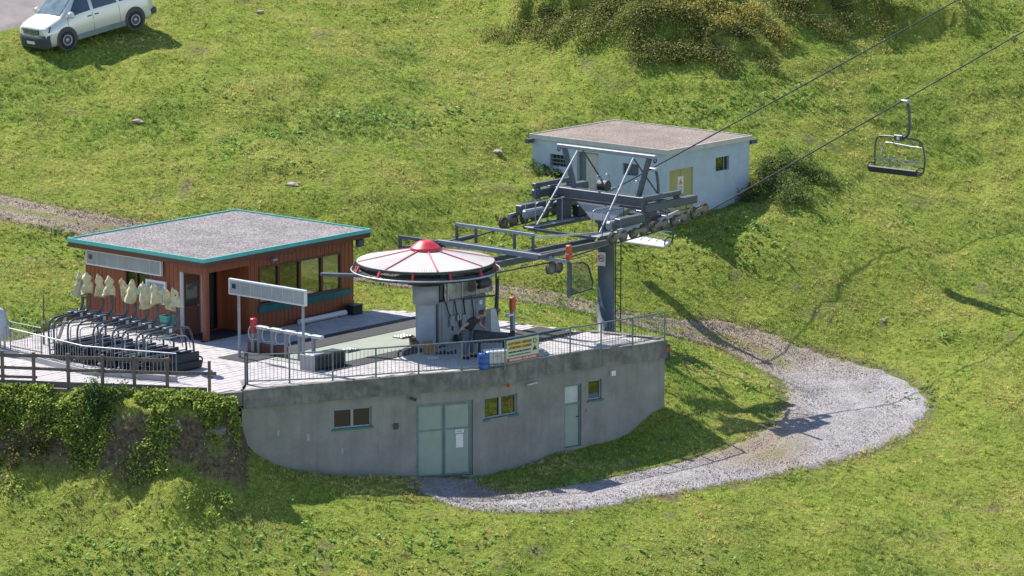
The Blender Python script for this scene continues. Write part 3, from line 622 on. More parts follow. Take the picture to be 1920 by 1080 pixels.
pa_in = [tuple(np.array(WPTS[0]) + (0.15, 0))] + outl(-0.16) + [tuple(np.array(lastp[0]) + (-0.08, -0.12)), tuple(np.array(lastp[1]) + (-0.05, -0.12))]
for i in range(len(pa_out) - 1):   # cast parapet blocks
    a0, a1, b0, b1 = pa_out[i], pa_out[i + 1], pa_in[i], pa_in[i + 1]
    MB().hexa([(*a0, -0.6), (*a1, -0.6), (*b1, -0.6), (*b0, -0.6), (*a0, 0.02), (*a1, 0.02), (*b1, 0.02), (*b0, 0.02)]).build('parapet_block', M['parapet'], bb, True)
def frame_at(H):
    p, n = at_wall((H[0] + H[1]) / 2); d = np.array([-n[1], n[0]]); u = (H[0] + H[1]) / 2
    a = at_wall(H[0])[0]; b = at_wall(H[1])[0]; d = (b - a) / np.hypot(*(b - a)); n = np.array([d[1], -d[0]])
    return Wall(a, d, n), float(np.hypot(*(b - a)))
def window(H, nm='window', panes=2, fm='teal_dark', parent=bb, glassm='glass_dark', sill=True, tilt=None):
    w, l = frame_at(H); z0, z1 = H[2], H[3]
    f = MB(); t = 0.055
    w.box(f, 0.004, t, z0 + 0.004, z1 - 0.004, -0.15, -0.07); w.box(f, l - t, l - 0.004, z0 + 0.004, z1 - 0.004, -0.15, -0.07)
    w.box(f, t, l - t, z0 + 0.004, z0 + t, -0.15, -0.07); w.box(f, t, l - t, z1 - t, z1 - 0.004, -0.15, -0.07)
    for k in range(1, panes): w.box(f, l * k / panes - 0.045, l * k / panes + 0.045, z0 + t, z1 - t, -0.15, -0.06)
    fo = f.build(nm, M['steel_light'], parent, True)
    for k in range(panes):
        a = max(t, l * k / panes + (0.045 if k else 0)); b = min(l - t, l * (k + 1) / panes - (0.045 if k < panes - 1 else 0))
        w.box(MB(), 0, 0, 0, 0, 0, 0)
        g = MB(); w.box(g, a, b, z0 + t, z1 - t, -0.12, -0.11); go = g.build('pane', M[glassm], None)
        inv = XF[parent.name].inverted(); go.data.transform(inv); go.parent = fo
    if sill:
        s_ = MB(); w.box(s_, -0.05, l + 0.05, z0 - 0.06, z0 + 0.001, -0.1, 0.05); so = s_.build('sill', M[fm], None); so.data.transform(XF[parent.name].inverted()); so.parent = fo
    bk = MB(); w.box(bk, -0.3, l + 0.3, z0 - 0.3, z1 + 0.3, -0.9, -0.85); ro = bk.build('room_behind', M['interior'], None); ro.data.transform(XF[parent.name].inverted()); ro.parent = fo
    return w, l, fo
window(Hw1); window(Hw2)
w3, l3, f3 = window(Hw3, panes=1)
def to_parent(o, parent, root): o.data.transform(XF[root.name].inverted()); o.parent = parent; return o
tl_ = MB().hexa([w3.p(0.06, Hw3[2] + 0.07, -0.09), w3.p(l3 - 0.06, Hw3[2] + 0.07, -0.09), w3.p(l3 - 0.06, Hw3[2] + 0.07, -0.06), w3.p(0.06, Hw3[2] + 0.07, -0.06), w3.p(0.06, Hw3[3] - 0.06, -0.32), w3.p(l3 - 0.06, Hw3[3] - 0.06, -0.32), w3.p(l3 - 0.06, Hw3[3] - 0.06, -0.29), w3.p(0.06, Hw3[3] - 0.06, -0.29)])
to_parent(tl_.build('tilted_sash', M['glass_dark']), f3, bb)
wg, lg = frame_at(Hga); gd = MB(); z0, z1 = Hga[2], Hga[3]
wg.box(gd, 0.004, 0.07, z0, z1 - 0.004, -0.15, -0.06); wg.box(gd, lg - 0.07, lg - 0.004, z0, z1 - 0.004, -0.15, -0.06); wg.box(gd, 0.07, lg - 0.07, z1 - 0.08, z1 - 0.004, -0.15, -0.06)
gfr = gd.build('double_door', M['rail'], bb, True)
for k in range(2):
    a, b = (0.075, lg / 2 - 0.01) if k == 0 else (lg / 2 + 0.01, lg - 0.075)
    lf = MB(); wg.box(lf, a, b, z0 + 0.02, z1 - 0.085, -0.13, -0.09); lo = to_parent(lf.build('door_leaf', M['garage']), gfr, bb)
    for (q0, q1, r0, r1) in [(a, a + 0.05, z0 + 0.02, z1 - 0.09), (b - 0.05, b, z0 + 0.02, z1 - 0.09), (a + 0.05, b - 0.05, z1 - 0.14, z1 - 0.09), (a + 0.05, b - 0.05, z1 - 0.98, z1 - 0.92), (a + 0.05, b - 0.05, z0 + 0.02, z0 + 0.1)]:
        fr = MB(); wg.box(fr, q0, q1, r0, r1, -0.09, -0.07); to_parent(fr.build('door_rail', M['rail']), gfr, bb)
n_b = MB(); wg.box(n_b, lg / 2 + 0.42, lg / 2 + 0.72, z1 - 1.12, z1 - 1.0, -0.088, -0.08); wg.box(n_b, lg / 2 + 0.44, lg / 2 + 0.70, z1 - 1.62, z1 - 1.16, -0.088, -0.082)
to_parent(n_b.build('notice', M['white']), gfr, bb)
nt_ = MB()
for k in range(3): wg.box(nt_, lg / 2 + 0.45, lg / 2 + 0.66, z1 - 1.045 - k * 0.022, z1 - 1.036 - k * 0.022, -0.08, -0.078)
to_parent(nt_.build('notice_print', M['ink']), gfr, bb)
wd, ld = frame_at(Hdo); z0, z1 = Hdo[2], Hdo[3]; fd = MB()
wd.box(fd, 0.004, 0.06, z0, z1 - 0.004, -0.15, -0.05); wd.box(fd, ld - 0.06, ld - 0.004, z0, z1 - 0.004, -0.15, -0.05); wd.box(fd, 0.06, ld - 0.06, z1 - 0.06, z1 - 0.004, -0.15, -0.05); wd.box(fd, 0.06, ld - 0.06, z1 - 0.72, z1 - 0.66, -0.15, -0.05)
dfr = fd.build('door', M['rail'], bb, True)
x_ = MB(); wd.box(x_, 0.062, ld - 0.062, z1 - 0.66, z1 - 0.062, -0.12, -0.11); to_parent(x_.build('top_light', M['offwhite']), dfr, bb)
x_ = MB(); wd.box(x_, 0.062, ld - 0.062, z0 + 0.02, z1 - 0.722, -0.12, -0.09); to_parent(x_.build('door_leaf', M['garage']), dfr, bb)
x_ = MB(); wd.box(x_, ld - 0.16, ld - 0.08, z0 + 1.02, z0 + 1.05, -0.09, -0.04); to_parent(x_.build('door_handle', M['dark_steel']), dfr, bb)
def wall_box(px, py, w, h, d, name, m, proud=0.0):
    u, z = wall_hit(px, py); p, n = at_wall(u); dd = np.array([-n[1], n[0]]); wa = Wall(p, dd, n)
    mb = MB(); wa.box(mb, -w / 2, w / 2, z - h / 2, z + h / 2, proud, proud + d); return mb.build(name, m, bb, True)
wall_box(1148, 699, 0.17, 0.17, 0.1, 'wall_lamp', M['white']); wall_box(742, 799, 0.16, 0.2, 0.06, 'vent_box', M['dark_steel'])
wall_box(946, 721, 0.07, 0.11, 0.08, 'red_lamp', M['lens_red'], 0.15); wall_box(990, 718, 0.5, 0.05, 0.07, 'strip_lamp', M['offwhite'], 0.15); wall_box(1099, 769, 0.05, 0.05, 0.03, 'red_button', M['lens_red'])
u, z = wall_hit(770, 747); p, n = at_wall(u)
MB().tube([(*(p), z), (*(p + n * 0.14), z + 0.02)], 0.025).tube([(*(p + n * 0.12 + np.array([n[1], -n[0]]) * 0.07), z + 0.05), (*(p + n * 0.24 - np.array([n[1], -n[0]]) * 0.1), z - 0.03)], 0.05).build('security_camera', M['dark_steel'], bb, True)
for px_, py_, w_, h_ in [(522, 812, 0.09, 0.2), (578, 820, 0.1, 0.24), (642, 845, 0.07, 0.16), (708, 822, 0.06, 0.08)]: wall_box(px_, py_, w_, h_, 0.004, 'plaster_scuff', M['milk'])
cl_ = thing('corner_signal_lamp', 'dark lamp box with orange lens on the pointed right corner of the parapet', 'lamp', (tip[0] + 0.12, tip[1] + 0.02, -0.45))
MB().bbox(-0.07, 0.07, -0.07, 0.07, -0.28, 0.3, 0.015).build('lamp_box', M['dark_steel'], cl_); MB().bbox(-0.05, 0.05, -0.1, -0.072, 0.02, 0.22, 0.012).build('lens', M['lens_red'], cl_)

# ------------------------------------------------------------------ terrace railing
RP = [(462, 720), (543, 717), (624, 713), (705, 707), (785, 701), (866, 695), (947, 689), (1009, 677), (1069, 667), (1127, 658), (1186, 648), (1246, 637)]
rp = [PZ(*p, 0.02) for p in RP]; HR = 0.97
rl = thing('terrace_railing', 'blue-grey steel railing with thin balusters along the front edge of the terrace', 'railing', (rp[0][0], rp[0][1], 0))
bal = MB().box(-0.007, 0.007, -0.007, 0.007, 0.12, HR - 0.03).mesh('baluster', M['rail'])
for i, p in enumerate(rp):
    MB().box(p[0] - 0.028, p[0] + 0.028, p[1] - 0.028, p[1] + 0.028, -0.05, HR).build('post', M['rail'], rl, True)
    if i < len(rp) - 1:
        q = rp[i + 1]; a = np.array([p[0], p[1]]); b = np.array([q[0], q[1]])
        sag = rr_.uniform(-0.02, 0.02)
        MB().tube([(*a, HR + 0.02), (*((a + b) / 2), HR + 0.02 + sag), (*b, HR + 0.02)], 0.028, 6).build('handrail', M['rail'], rl, True)
        MB().beam((*a, 0.11), (*b, 0.11), 0.03, 0.04).build('bottom_rail', M['rail'], rl, True)
        nb = max(4, int(np.hypot(*(b - a)) / 0.13))
        for k in range(1, nb):
            c = a + (b - a) * k / nb; inst('baluster', bal, rl, (c[0] - rp[0][0], c[1] - rp[0][1], 0))
MB().box(rp[0][0] - 0.06, rp[0][0] + 0.06, rp[0][1] - 0.02, rp[0][1] + 0.1, 0.02, 1.06).build('end_post', M['dark_steel'], rl, True)
# warning banner
sa = np.array([rp[6][0], rp[6][1]]); sb = np.array([rp[7][0], rp[7][1]]); sd = (sb - sa) / np.hypot(*(sb - sa)); sn = np.array([sd[1], -sd[0]]); sw = float(np.hypot(*(sb - sa)))
ws = thing('warning_banner', 'yellow-green danger banner with red lower strip tied to the terrace railing', 'sign', (sa[0], sa[1], 0), math.atan2(sd[1], sd[0]))
MB().box(0.03, sw - 0.03, -0.055, -0.04, 0.16, 0.93).build('banner_sheet', M['sign_pale'], ws)
MB().box(0.035, sw - 0.035, -0.059, -0.0555, 0.17, 0.31).build('red_strip', M['sign_red'], ws)
MB().box(0.10, sw * 0.74, -0.059, -0.0555, 0.735, 0.86).build('orange_strip', M['sign_orange'], ws)
MB().box(0.14, sw * 0.72, -0.059, -0.0555, 0.60, 0.71).build('orange_strip', M['sign_orange'], ws)
def bt(body, x, z, size, m, bold=0.003, y=-0.0625): text(body, size, m, ws, frame_mw((x, y, z), (1, 0, 0)), bold=bold)
bt('ACHTUNG - GEFAHR!', sw * 0.41, 0.797, 0.115, M['brown_ink']); bt('ATTENTION - DANGER!', sw * 0.42, 0.655, 0.098, M['brown_ink'])
bt('MASCHINE AM SEIL IM EINSATZ', sw * 0.4, 0.505, 0.074, M['ink']); bt('MACHINE ON CABLE UNDER OPERATION', sw * 0.4, 0.395, 0.056, M['ink'], 0.001); bt('PISTENSPERRE - SLOPE CLOSED', sw * 0.5, 0.24, 0.09, M['white'])
MB().box(sw * 0.78, sw * 0.94, -0.058, -0.0555, 0.66, 0.9).build('pictogram_field', M['sign_yellow'], ws)
MB().lathe([(0.085, 0), (0.085, 0.004), (0.06, 0.004), (0.06, 0)], (sw * 0.86, -0.058, 0.78), 20, False, (0, -1, 0)).build('pictogram_ring', M['ink'], ws)
MB().add([(sw * 0.79, -0.06, 0.46), (sw * 0.93, -0.06, 0.46), (sw * 0.86, -0.06, 0.62)], [(0, 1, 2)]).build('pictogram_triangle', M['ink'], ws)

# ------------------------------------------------------------------ wooden station hut
hut = thing('station_hut', 'red-brown boarded lift hut with gravel roof and turquoise roof edge', 'hut', (HO[0], HO[1], 0), A)
HL, HW, HZ = 7.5, 6.0, 2.72
wr = Wall((0, 0), (1, 0), (0, -1)); wlft = Wall((0, 0), (0, 1), (-1, 0)); we = Wall((HL, 0), (0, 1), (1, 0)); wk = Wall((0, HW), (1, 0), (0, 1))
PX, PYD = 2.12, 1.25   # porch recess
WIN = (2.62, 6.86, 0.90, 2.27)
a_ = MB(); wr.boards(a_, PX, HL, 0.02, HZ, [WIN]); a_.build('front_cladding', M['wood'], hut)['kind'] = 'stuff'
a_ = MB(); wlft.boards(a_, PYD, HW, 0.02, HZ, [(2.82, 3.98, 1.35, 2.1)]); a_.build('side_cladding', M['wood'], hut)['kind'] = 'stuff'
EWIN = (0.35, 2.9, 0.90, 2.27)
a_ = MB(); we.boards(a_, 0.0, HW, 0.02, HZ, [EWIN]); a_.build('end_cladding', M['wood'], hut)['kind'] = 'stuff'
a_ = MB(); wk.boards(a_, 0.0, HL, 0.02, HZ, []); a_.build('rear_cladding', M['wood'], hut)['kind'] = 'stuff'
wp1 = Wall((0, PYD), (1, 0), (0, -1)); wp2 = Wall((PX, 0), (0, 1), (-1, 0))
a_ = MB(); wp1.boards(a_, 0.06, PX, 0.02, HZ, [(0.12, 0.92, 0.05, 2.15), (1.05, 1.85, 0.05, 2.25)]); a_.build('porch_cladding', M['wood'], hut)['kind'] = 'stuff'
a_ = MB(); wp2.boards(a_, 0.06, PYD, 0.02, HZ, []); a_.build('porch_cladding', M['wood'], hut)['kind'] = 'stuff'
# porch: post, lintels, doors
MB().bbox(-0.02, 0.16, -0.02, 0.16, 0, HZ, 0.01).build('corner_post', M['wood'], hut)
MB().box(0.16, PX, -0.02, 0.1, 2.4, HZ).build('porch_lintel', M['wood'], hut); MB().box(-0.02, 0.1, 0.16, PYD, 2.32, HZ).build('porch_lintel', M['wood'], hut)
MB().box(-0.015, 0.05, 1.12, PYD, 0.0, 2.32).build('door_jamb', M['offwhite'], hut)
d1 = MB().box(0.14, 0.90, PYD + 0.0, PYD + 0.05, 0.05, 2.13).build('door', M['wood_dark'], hut)
MB().box(0.26, 0.80, PYD - 0.012, PYD - 0.002, 1.05, 1.85).build('door_window', M['car_glass'], d1); MB().box(0.82, 0.86, PYD - 0.06, PYD - 0.002, 1.0, 1.05).build('door_handle', M['galv'], d1)
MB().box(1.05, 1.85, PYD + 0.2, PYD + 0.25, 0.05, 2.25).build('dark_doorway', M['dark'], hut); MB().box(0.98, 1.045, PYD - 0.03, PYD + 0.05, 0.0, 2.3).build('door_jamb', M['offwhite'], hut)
MB().box(1.1, 1.8, PYD - 0.06, PYD - 0.02, 2.3, 2.52).build('name_board', M['dark_steel'], hut)
MB().box(0.0, PX, 0.0, PYD, 0.0, 0.02).build('porch_mat', M['rubber'], hut)
# big window
fw = MB(); u0, u1, z0, z1 = WIN
for a, b, c, d in [(u0, u0 + 0.07, z0, z1), (u1 - 0.07, u1, z0, z1), (u0 + 0.07, u1 - 0.07, z1 - 0.06, z1), (u0 + 0.07, u1 - 0.07, z0, z0 + 0.05)]: wr.box(fw, a, b, c, d, -0.08, 0.03)
mul = [3.62, 4.70, 5.84]
for m_ in mul: wr.box(fw, m_ - 0.05, m_ + 0.05, z0 + 0.05, z1 - 0.06, -0.08, 0.03)
fwo = fw.build('window', M['wood_dark'], hut); ed = [u0 + 0.07] + mul + [u1 - 0.07]
for i in range(4): g = MB(); wr.box(g, ed[i] + (0.05 if i else 0), ed[i + 1] - (0.05 if i < 3 else 0), z0 + 0.05, z1 - 0.06, -0.04, -0.03); g.build('pane', M['glass'] if i > 1 else M['glass_dark'], fwo)
s_ = MB(); s_.hexa([wr.p(u0 - 0.05, 0.62, 0.05), wr.p(u1 + 0.4, 0.62, 0.05), wr.p(u1 + 0.4, 0.62, 0.02), wr.p(u0 - 0.05, 0.62, 0.02), wr.p(u0 - 0.05, 0.88, 0.12), wr.p(u1 + 0.4, 0.88, 0.12), wr.p(u1 + 0.4, 0.9, 0.02), wr.p(u0 - 0.05, 0.9, 0.02)]); s_.build('sill', M['teal_dark'], fwo)
fw = MB(); u0, u1, z0, z1 = EWIN
for a, b, c, d in [(u0, u0 + 0.07, z0, z1), (u1 - 0.07, u1, z0, z1), (u0 + 0.07, u1 - 0.07, z1 - 0.06, z1), (u0 + 0.07, u1 - 0.07, z0, z0 + 0.05), (1.55, 1.65, z0 + 0.05, z1 - 0.06)]: we.box(fw, a, b, c, d, -0.08, 0.03)
fwo = fw.build('window', M['wood_dark'], hut)
for a, b in [(0.42, 1.55), (1.65, 2.83)]: g = MB(); we.box(g, a, b, z0 + 0.05, z1 - 0.06, -0.04, -0.03); g.build('pane', M['glass'], fwo)
fw = MB(); u0, u1, z0, z1 = 2.82, 3.98, 1.35, 2.1
for a, b, c, d in [(u0, u0 + 0.06, z0, z1), (u1 - 0.06, u1, z0, z1), (u0 + 0.06, u1 - 0.06, z1 - 0.05, z1), (u0 + 0.06, u1 - 0.06, z0, z0 + 0.05), (3.36, 3.44, z0 + 0.05, z1 - 0.05)]: wlft.box(fw, a, b, c, d, -0.08, 0.03)
fwo = fw.build('window', M['wood_dark'], hut)
for a, b in [(2.88, 3.36), (3.44, 3.92)]: g = MB(); wlft.box(g, a, b, z0 + 0.05, z1 - 0.05, -0.04, -0.03); g.build('pane', M['glass_dark'], fwo)
g = MB(); wlft.box(g, 2.8, 3.6, 1.28, 1.5, 0.035, 0.06); g.build('sill', M['teal'], fwo)
MB().box(2.2, HL - 0.12, 1.6, HW - 0.2, 0.0, 0.03).build('inner_floor', M['interior'], hut); MB().box(2.25, 6.6, 2.9, 2.95, 0.03, 2.6).build('inner_partition', M['interior'], hut)
MB().box(2.4, 6.6, 0.12, 0.5, 0.84, 0.88).build('desk', M['cream'], hut); 
dk = random.Random(5)
for k in range(5): x = 4.9 + k * 0.35; MB().box(x, x + 0.22, 0.16, 0.34, 0.882, 0.95 + dk.random() * 0.2).build('desk_item', M[['offwhite', 'dark_steel', 'card', 'white', 'galv'][k]], hut)
# roof
RX0, RX1, RY0, RY1 = -0.36, 8.16, -0.28, 6.55
ro = MB().box(RX0 + 0.06, RX1 - 0.06, RY0 + 0.06, RY1 - 0.06, HZ, 2.925).build('roof', M['roof_gravel'], hut)
for a in [(RX0, RX1, RY0, RY0 + 0.055), (RX0, RX1, RY1 - 0.055, RY1)]: MB().box(*a, 2.84, 2.975).build('roof_edge', M['teal'], ro)
for a in [(RX0, RX0 + 0.055, RY0 + 0.057, RY1 - 0.057), (RX1 - 0.055, RX1, RY0 + 0.057, RY1 - 0.057)]: MB().box(*a, 2.84, 2.975).build('roof_edge', M['teal'], ro)
for a in [(RX0 + 0.02, RX1 - 0.02, RY0 + 0.02, RY0 + 0.058), (RX0 + 0.02, RX1 - 0.02, RY1 - 0.058, RY1 - 0.02)]: MB().box(*a, 2.66, 2.838).build('fascia', M['wood_dark'], ro)
for a in [(RX0 + 0.02, RX0 + 0.058, RY0 + 0.06, RY1 - 0.06), (RX1 - 0.058, RX1 - 0.02, RY0 + 0.06, RY1 - 0.06)]: MB().box(*a, 2.66, 2.838).build('fascia', M['wood_dark'], ro)
# lamps on the front
for x in (3.3, 1.0):
    y = 0.0 if x > 2 else PYD
    MB().bbox(x - 0.1, x + 0.1, y - 0.2, y - 0.02, 2.42 if x > 2 else 2.55, 2.52 if x > 2 else 2.62, 0.02).build('wall_lamp', M['galv'], hut)
MB().bbox(7.6, 7.9, -0.2, 0.0, 2.35, 2.62, 0.03).build('loudspeaker', M['steel'], hut)
# display on the side wall
def display(parent, w, u0, u1, z0, z1, d, n, name='panel', thick=0.1):
    f = MB(); w.box(f, u0, u1, z0, z1, d, d + thick); bo = f.build('display_case', M['white'], parent)
    for k in range(n):
        a = u0 + 0.05 + (u1 - u0 - 0.1) * k / n; b = u0 + 0.05 + (u1 - u0 - 0.1) * (k + 1) / n
        g = MB(); w.box(g, a + 0.012, b - 0.012, z0 + 0.05, z1 - 0.05, d + thick, d + thick + 0.008); g.build(name, M['milk'], bo)
    return bo
db = thing('wall_display', 'long white display board of seven milky panels on the side wall of the hut', 'sign', (HO[0], HO[1], 0), A)
display(db, wlft, 2.05, 5.85, 2.08, 2.62, 0.04, 7)
g = MB(); wlft.box(g, 5.5, 5.68, 2.3, 2.46, 0.15, 0.155); g.build('small_square', M['wood_dark'], db)
nbd = thing('notice_board', 'white-framed glazed notice board tilted below the display on the hut side wall', 'board', (HO[0], HO[1], 0), A)
f = MB()
for a, b, c, d in [(1.86, 1.94, 1.08, 1.9), (2.77, 2.85, 1.08, 1.9), (1.94, 2.77, 1.82, 1.9), (1.94, 2.77, 1.08, 1.16)]: wlft.box(f, a, b, c, d, 0.03, 0.12)
f.build('frame', M['white'], nbd); g = MB(); wlft.box(g, 1.94, 2.77, 1.16, 1.82, 0.03, 0.06); g.build('sheet', M['offwhite'], nbd)
g = MB(); wlft.box(g, 2.0, 2.7, 1.55, 1.78, 0.061, 0.066); g.build('poster', M['steel_light'], nbd)
# things by the hut
lp_ = lambda x, y, z=0.0: (*hl(x, y), z)
b_ = thing('teal_bin', 'open teal plastic bin standing by the porch of the hut', 'bin', lp_(-0.55, 1.35, 0), A)
MB().lathe([(0.0, 0.02), (0.2, 0.02), (0.26, 0.78), (0.285, 0.8), (0.285, 0.84), (0.255, 0.84), (0.19, 0.06), (0.0, 0.06)], n=4, smooth=False, a0=R(45), a1=R(405)).build('tub', M['bin'], b_)
for sx in (-0.14, 0.14): MB().box(sx - 0.02, sx + 0.02, -0.02, 0.02, 0, 0.03).build('foot', M['dark'], b_)
pp = thing('white_pipe', 'pale round pipe lying along the foot of the hut front wall', 'pipe', lp_(4.3, -0.35, 0.11), A)
MB().tube([(0, 0, 0), (2.45, 0.05, 0.0)], 0.1, 12).build('pipe', M['white'], pp); MB().box(0.2, 0.3, -0.12, 0.12, -0.11, -0.08).build('block', M['grey_wood'], pp); MB().box(2.0, 2.1, -0.1, 0.14, -0.11, -0.08).build('block', M['grey_wood'], pp)
bx_ = thing('black_crate', 'black plastic crate at the right end of the hut wall', 'crate', lp_(7.15, -0.35, 0), A)
MB().bbox(-0.25, 0.25, -0.2, 0.2, 0.0, 0.32, 0.02).build('crate_body', M['rubber'], bx_); MB().bbox(-0.27, 0.27, -0.22, 0.22, 0.32, 0.36, 0.01).build('lid', M['dark_steel'], bx_)

# ------------------------------------------------------------------ floor mats and plates of the loading lane (lift frame)
def lane(name, label, cat, x0, x1, y0, y1, z0, z1, m, sub=0.0):
    t = thing(name, label, cat, ll((x0 + x1) / 2, (y0 + y1) / 2), A); hx, hy = (x1 - x0) / 2, (y1 - y0) / 2
    if sub:
        n = max(1, round((x1 - x0) / sub)); me_ = MB().bbox(-(x1 - x0) / n / 2 + 0.006, (x1 - x0) / n / 2 - 0.006, -hy, hy, z0, z1, 0.006).mesh('mat_piece', m)
        for k in range(n): inst('mat_piece', me_, t, (-hx + (k + 0.5) * 2 * hx / n, 0, 0))
    else: MB().bbox(-hx, hx, -hy, hy, z0, z1, 0.006).build('plate', m, t)
    return t
lane('rubber_runner', 'long black rubber runner beside the front wall of the hut', 'mat', -6.2, 4.6, 2.55, 3.95, 0.004, 0.022, M['rubber'], 1.2)
lane('floor_plate', 'green-grey loading floor left of the drive column', 'floor plate', -5.2, 2.5, 0.15, 2.5, 0.004, 0.02, M['plate'], 1.9)
lane('rubber_strip', 'narrow black rubber strip along the near side of the loading floor', 'mat', -5.4, 0.4, -0.62, 0.1, 0.004, 0.024, M['rubber'], 1.45)
lane('rubber_runner', 'dark rubber mat on the deck behind the orange post right of the drive', 'mat', 2.6, 5.2, -2.6, -0.7, 0.004, 0.022, M['rubber'], 1.2)
pads = [(655, 658, 'chequered floor block lying on the loading floor left of the drive column'), (757, 632, 'chequered floor block close to the drive column')]
for px, py, lb in pads:
    p = PZ(px, py, 0.02); t = thing('floor_block', lb, 'block', p, A, 'chequered floor blocks')
    for i in range(4):
        for j in range(3): MB().bbox(-0.3 + i * 0.15, -0.16 + i * 0.15, -0.2 + j * 0.135, -0.08 + j * 0.135, 0.03, 0.07, 0.015).build('stud', M['galv'], t)
    MB().bbox(-0.33, 0.33, -0.24, 0.24, 0.002, 0.03, 0.008).build('base', M['dark_steel'], t)

# ------------------------------------------------------------------ drive station
ds = thing('lift_drive_station', 'grey drive column carrying the big round bullwheel cover with red cap', 'lift station', (*LO, 0), A)
MB().lathe([(0.52, 0.0), (0.52, 0.03), (0.35, 0.04), (0.35, 1.5)], n=32).build('lower_column', M['column'], ds)
MB().lathe([(0.34, 1.48), (0.455, 1.5), (0.455, 2.15), (0.34, 2.18)], n=32).build('upper_column', M['column'], ds)
MB().lathe([(0.3, 2.17), (0.68, 2.2), (0.7, 2.4), (0.72, 2.62), (0.3, 2.64)], n=28).build('gearbox', M['dark_steel'], ds)
bw = MB().lathe([(2.1, 2.60), (2.34, 2.58), (2.38, 2.62), (2.30, 2.68), (2.38, 2.74), (2.34, 2.78), (2.1, 2.76), (2.1, 2.60)], n=64).build('bullwheel', M['dark_steel'], ds)
for k in range(8):
    a = k * math.pi / 4 + 0.2; MB().beam((0.5 * math.cos(a), 0.5 * math.sin(a), 2.68), (2.15 * math.cos(a), 2.15 * math.sin(a), 2.68), 0.14, 0.1).build('spoke', M['dark_steel'], bw)
for k in range(8):   # corrugated cover panels
    a0 = R(-34 - 49.3) - math.pi / 2 + k * math.pi / 4; vs = []; nn = 44
    for i in range(nn + 1):
        a = a0 + (math.pi / 4) * i / nn; up = 0.006 if i % 2 else -0.003
        for r, z in ((0.46, 3.37), (2.37, 3.0 + up)): vs.append((r * math.cos(a), r * math.sin(a), z + (0.012 if i % 2 else 0) * 0.2))
    fs = [(2 * i, 2 * i + 1, 2 * i + 3, 2 * i + 2) for i in range(nn)]; b0 = len(vs)
    vs += [(p[0], p[1], p[2] - 0.03) for p in vs[:b0]]; fs += [tuple(q + b0 for q in f[::-1]) for f in fs]
    fs += [(2 * i + 1, 2 * i + 1 + b0, 2 * i + 3 + b0, 2 * i + 3) for i in range(nn)]
    MB().add(vs, fs).build('cover_panel', M['cover'], ds)
    MB().hexa([(r * math.cos(a0) + s * 0.022 * -math.sin(a0), r * math.sin(a0) + s * 0.022 * math.cos(a0), z + dz) for dz in (0.012, 0.038) for r, z, s in ((0.48, 3.37, -1), (2.36, 3.005, -1), (2.36, 3.005, 1), (0.48, 3.37, 1))]).build('red_rib', M['faded_red'], ds)
MB().lathe([(2.30, 2.90), (2.39, 2.90), (2.39, 2.985), (2.30, 2.985)], n=72, smooth=False).build('cover_rim', M['dark_steel'], ds)
MB().lathe([(0.0, 3.69), (0.2, 3.685), (0.30, 3.63), (0.51, 3.47), (0.53, 3.44), (0.53, 3.38), (0.49, 3.35), (0.49, 3.32)], n=32, smooth=False).build('red_cap', M['red'], ds)
MB().tube([(2.56 * math.cos(t), 2.56 * math.sin(t), 2.70) for t in np.linspace(0, 2 * math.pi, 73)], 0.03, 8, caps=False).build('guard_hoop', M['galv'], ds)
for k in range(12):
    a = R(-34 - 90 - 49.3 + 25) + k * math.pi / 6; c, s = math.cos(a), math.sin(a)
    MB().beam((2.40 * c, 2.40 * s, 2.93), (2.54 * c, 2.54 * s, 2.68), 0.065, 0.065).build('red_hanger', M['red'], ds)
# drive housing beside the column
hs = MB().bbox(0.30, 2.75, -0.36, 0.5, 0.02, 1.52, 0.03).build('drive_housing', M['steel_light'], ds)
for i, (a, b) in enumerate([(0.42, 1.0), (1.03, 1.55), (1.58, 2.15), (2.18, 2.7)]): MB().bbox(a, b, -0.385, -0.362, 0.55 if i % 2 else 0.15, 1.45, 0.008).build('housing_panel', M['steel_light'], hs)
for a, b, c, d, m in [(0.75, 0.95, 0.62, 1.0, 'steel_light'), (1.12, 1.2, 0.78, 1.0, 'galv'), (1.24, 1.31, 0.78, 1.0, 'galv'), (1.36, 1.6, 0.35, 0.95, 'steel_light'), (2.28, 2.42, 1.18, 1.34, 'white')]: MB().bbox(a, b, -0.48, -0.387, c, d, 0.01).build('control_box', M[m], hs)
sh = MB(); nu, nz = 28, 10; vs = []
for i in range(nu + 1):
    for j in range(nz + 1):
        x = 0.5 + 2.5 * i / nu; z = 1.56 + 0.68 * j / nz; vs.append((x, -0.42 - 0.06 * float(fbm(np.array([x]), np.array([z]), 3.0, 5, 3)[0]) * 2 + 0.05, z))
sh.add(vs, [(i * (nz + 1) + j, (i + 1) * (nz + 1) + j, (i + 1) * (nz + 1) + j + 1, i * (nz + 1) + j + 1) for i in range(nu) for j in range(nz)], True); sh.build('plastic_sheet', M['plastic_sheet'], hs)
MB().bbox(0.42, 3.0, -0.34, 0.5, 1.54, 2.36, 0.06).build('upper_housing', M['steel'], hs)
MB().tube(arc([(3.06, -0.5, 0.9), (3.12, -0.5, 1.4), (3.12, -0.5, 2.1), (3.0, -0.5, 2.42), (2.4, -0.5, 2.46), (1.2, -0.5, 2.42)]), 0.035, 8).build('bent_frame', M['dark_steel'], hs)
for k in range(4):
    MB().tube(arc([(0.6 + k * 0.45, -0.40, 1.5), (0.62 + k * 0.45, -0.47, 1.2 - 0.1 * k), (0.8 + k * 0.4, -0.45, 0.9), (0.95 + k * 0.35, -0.42, 0.45 + 0.1 * (k % 2))], 5), 0.022, 6).build('hose', M['rubber'], hs)
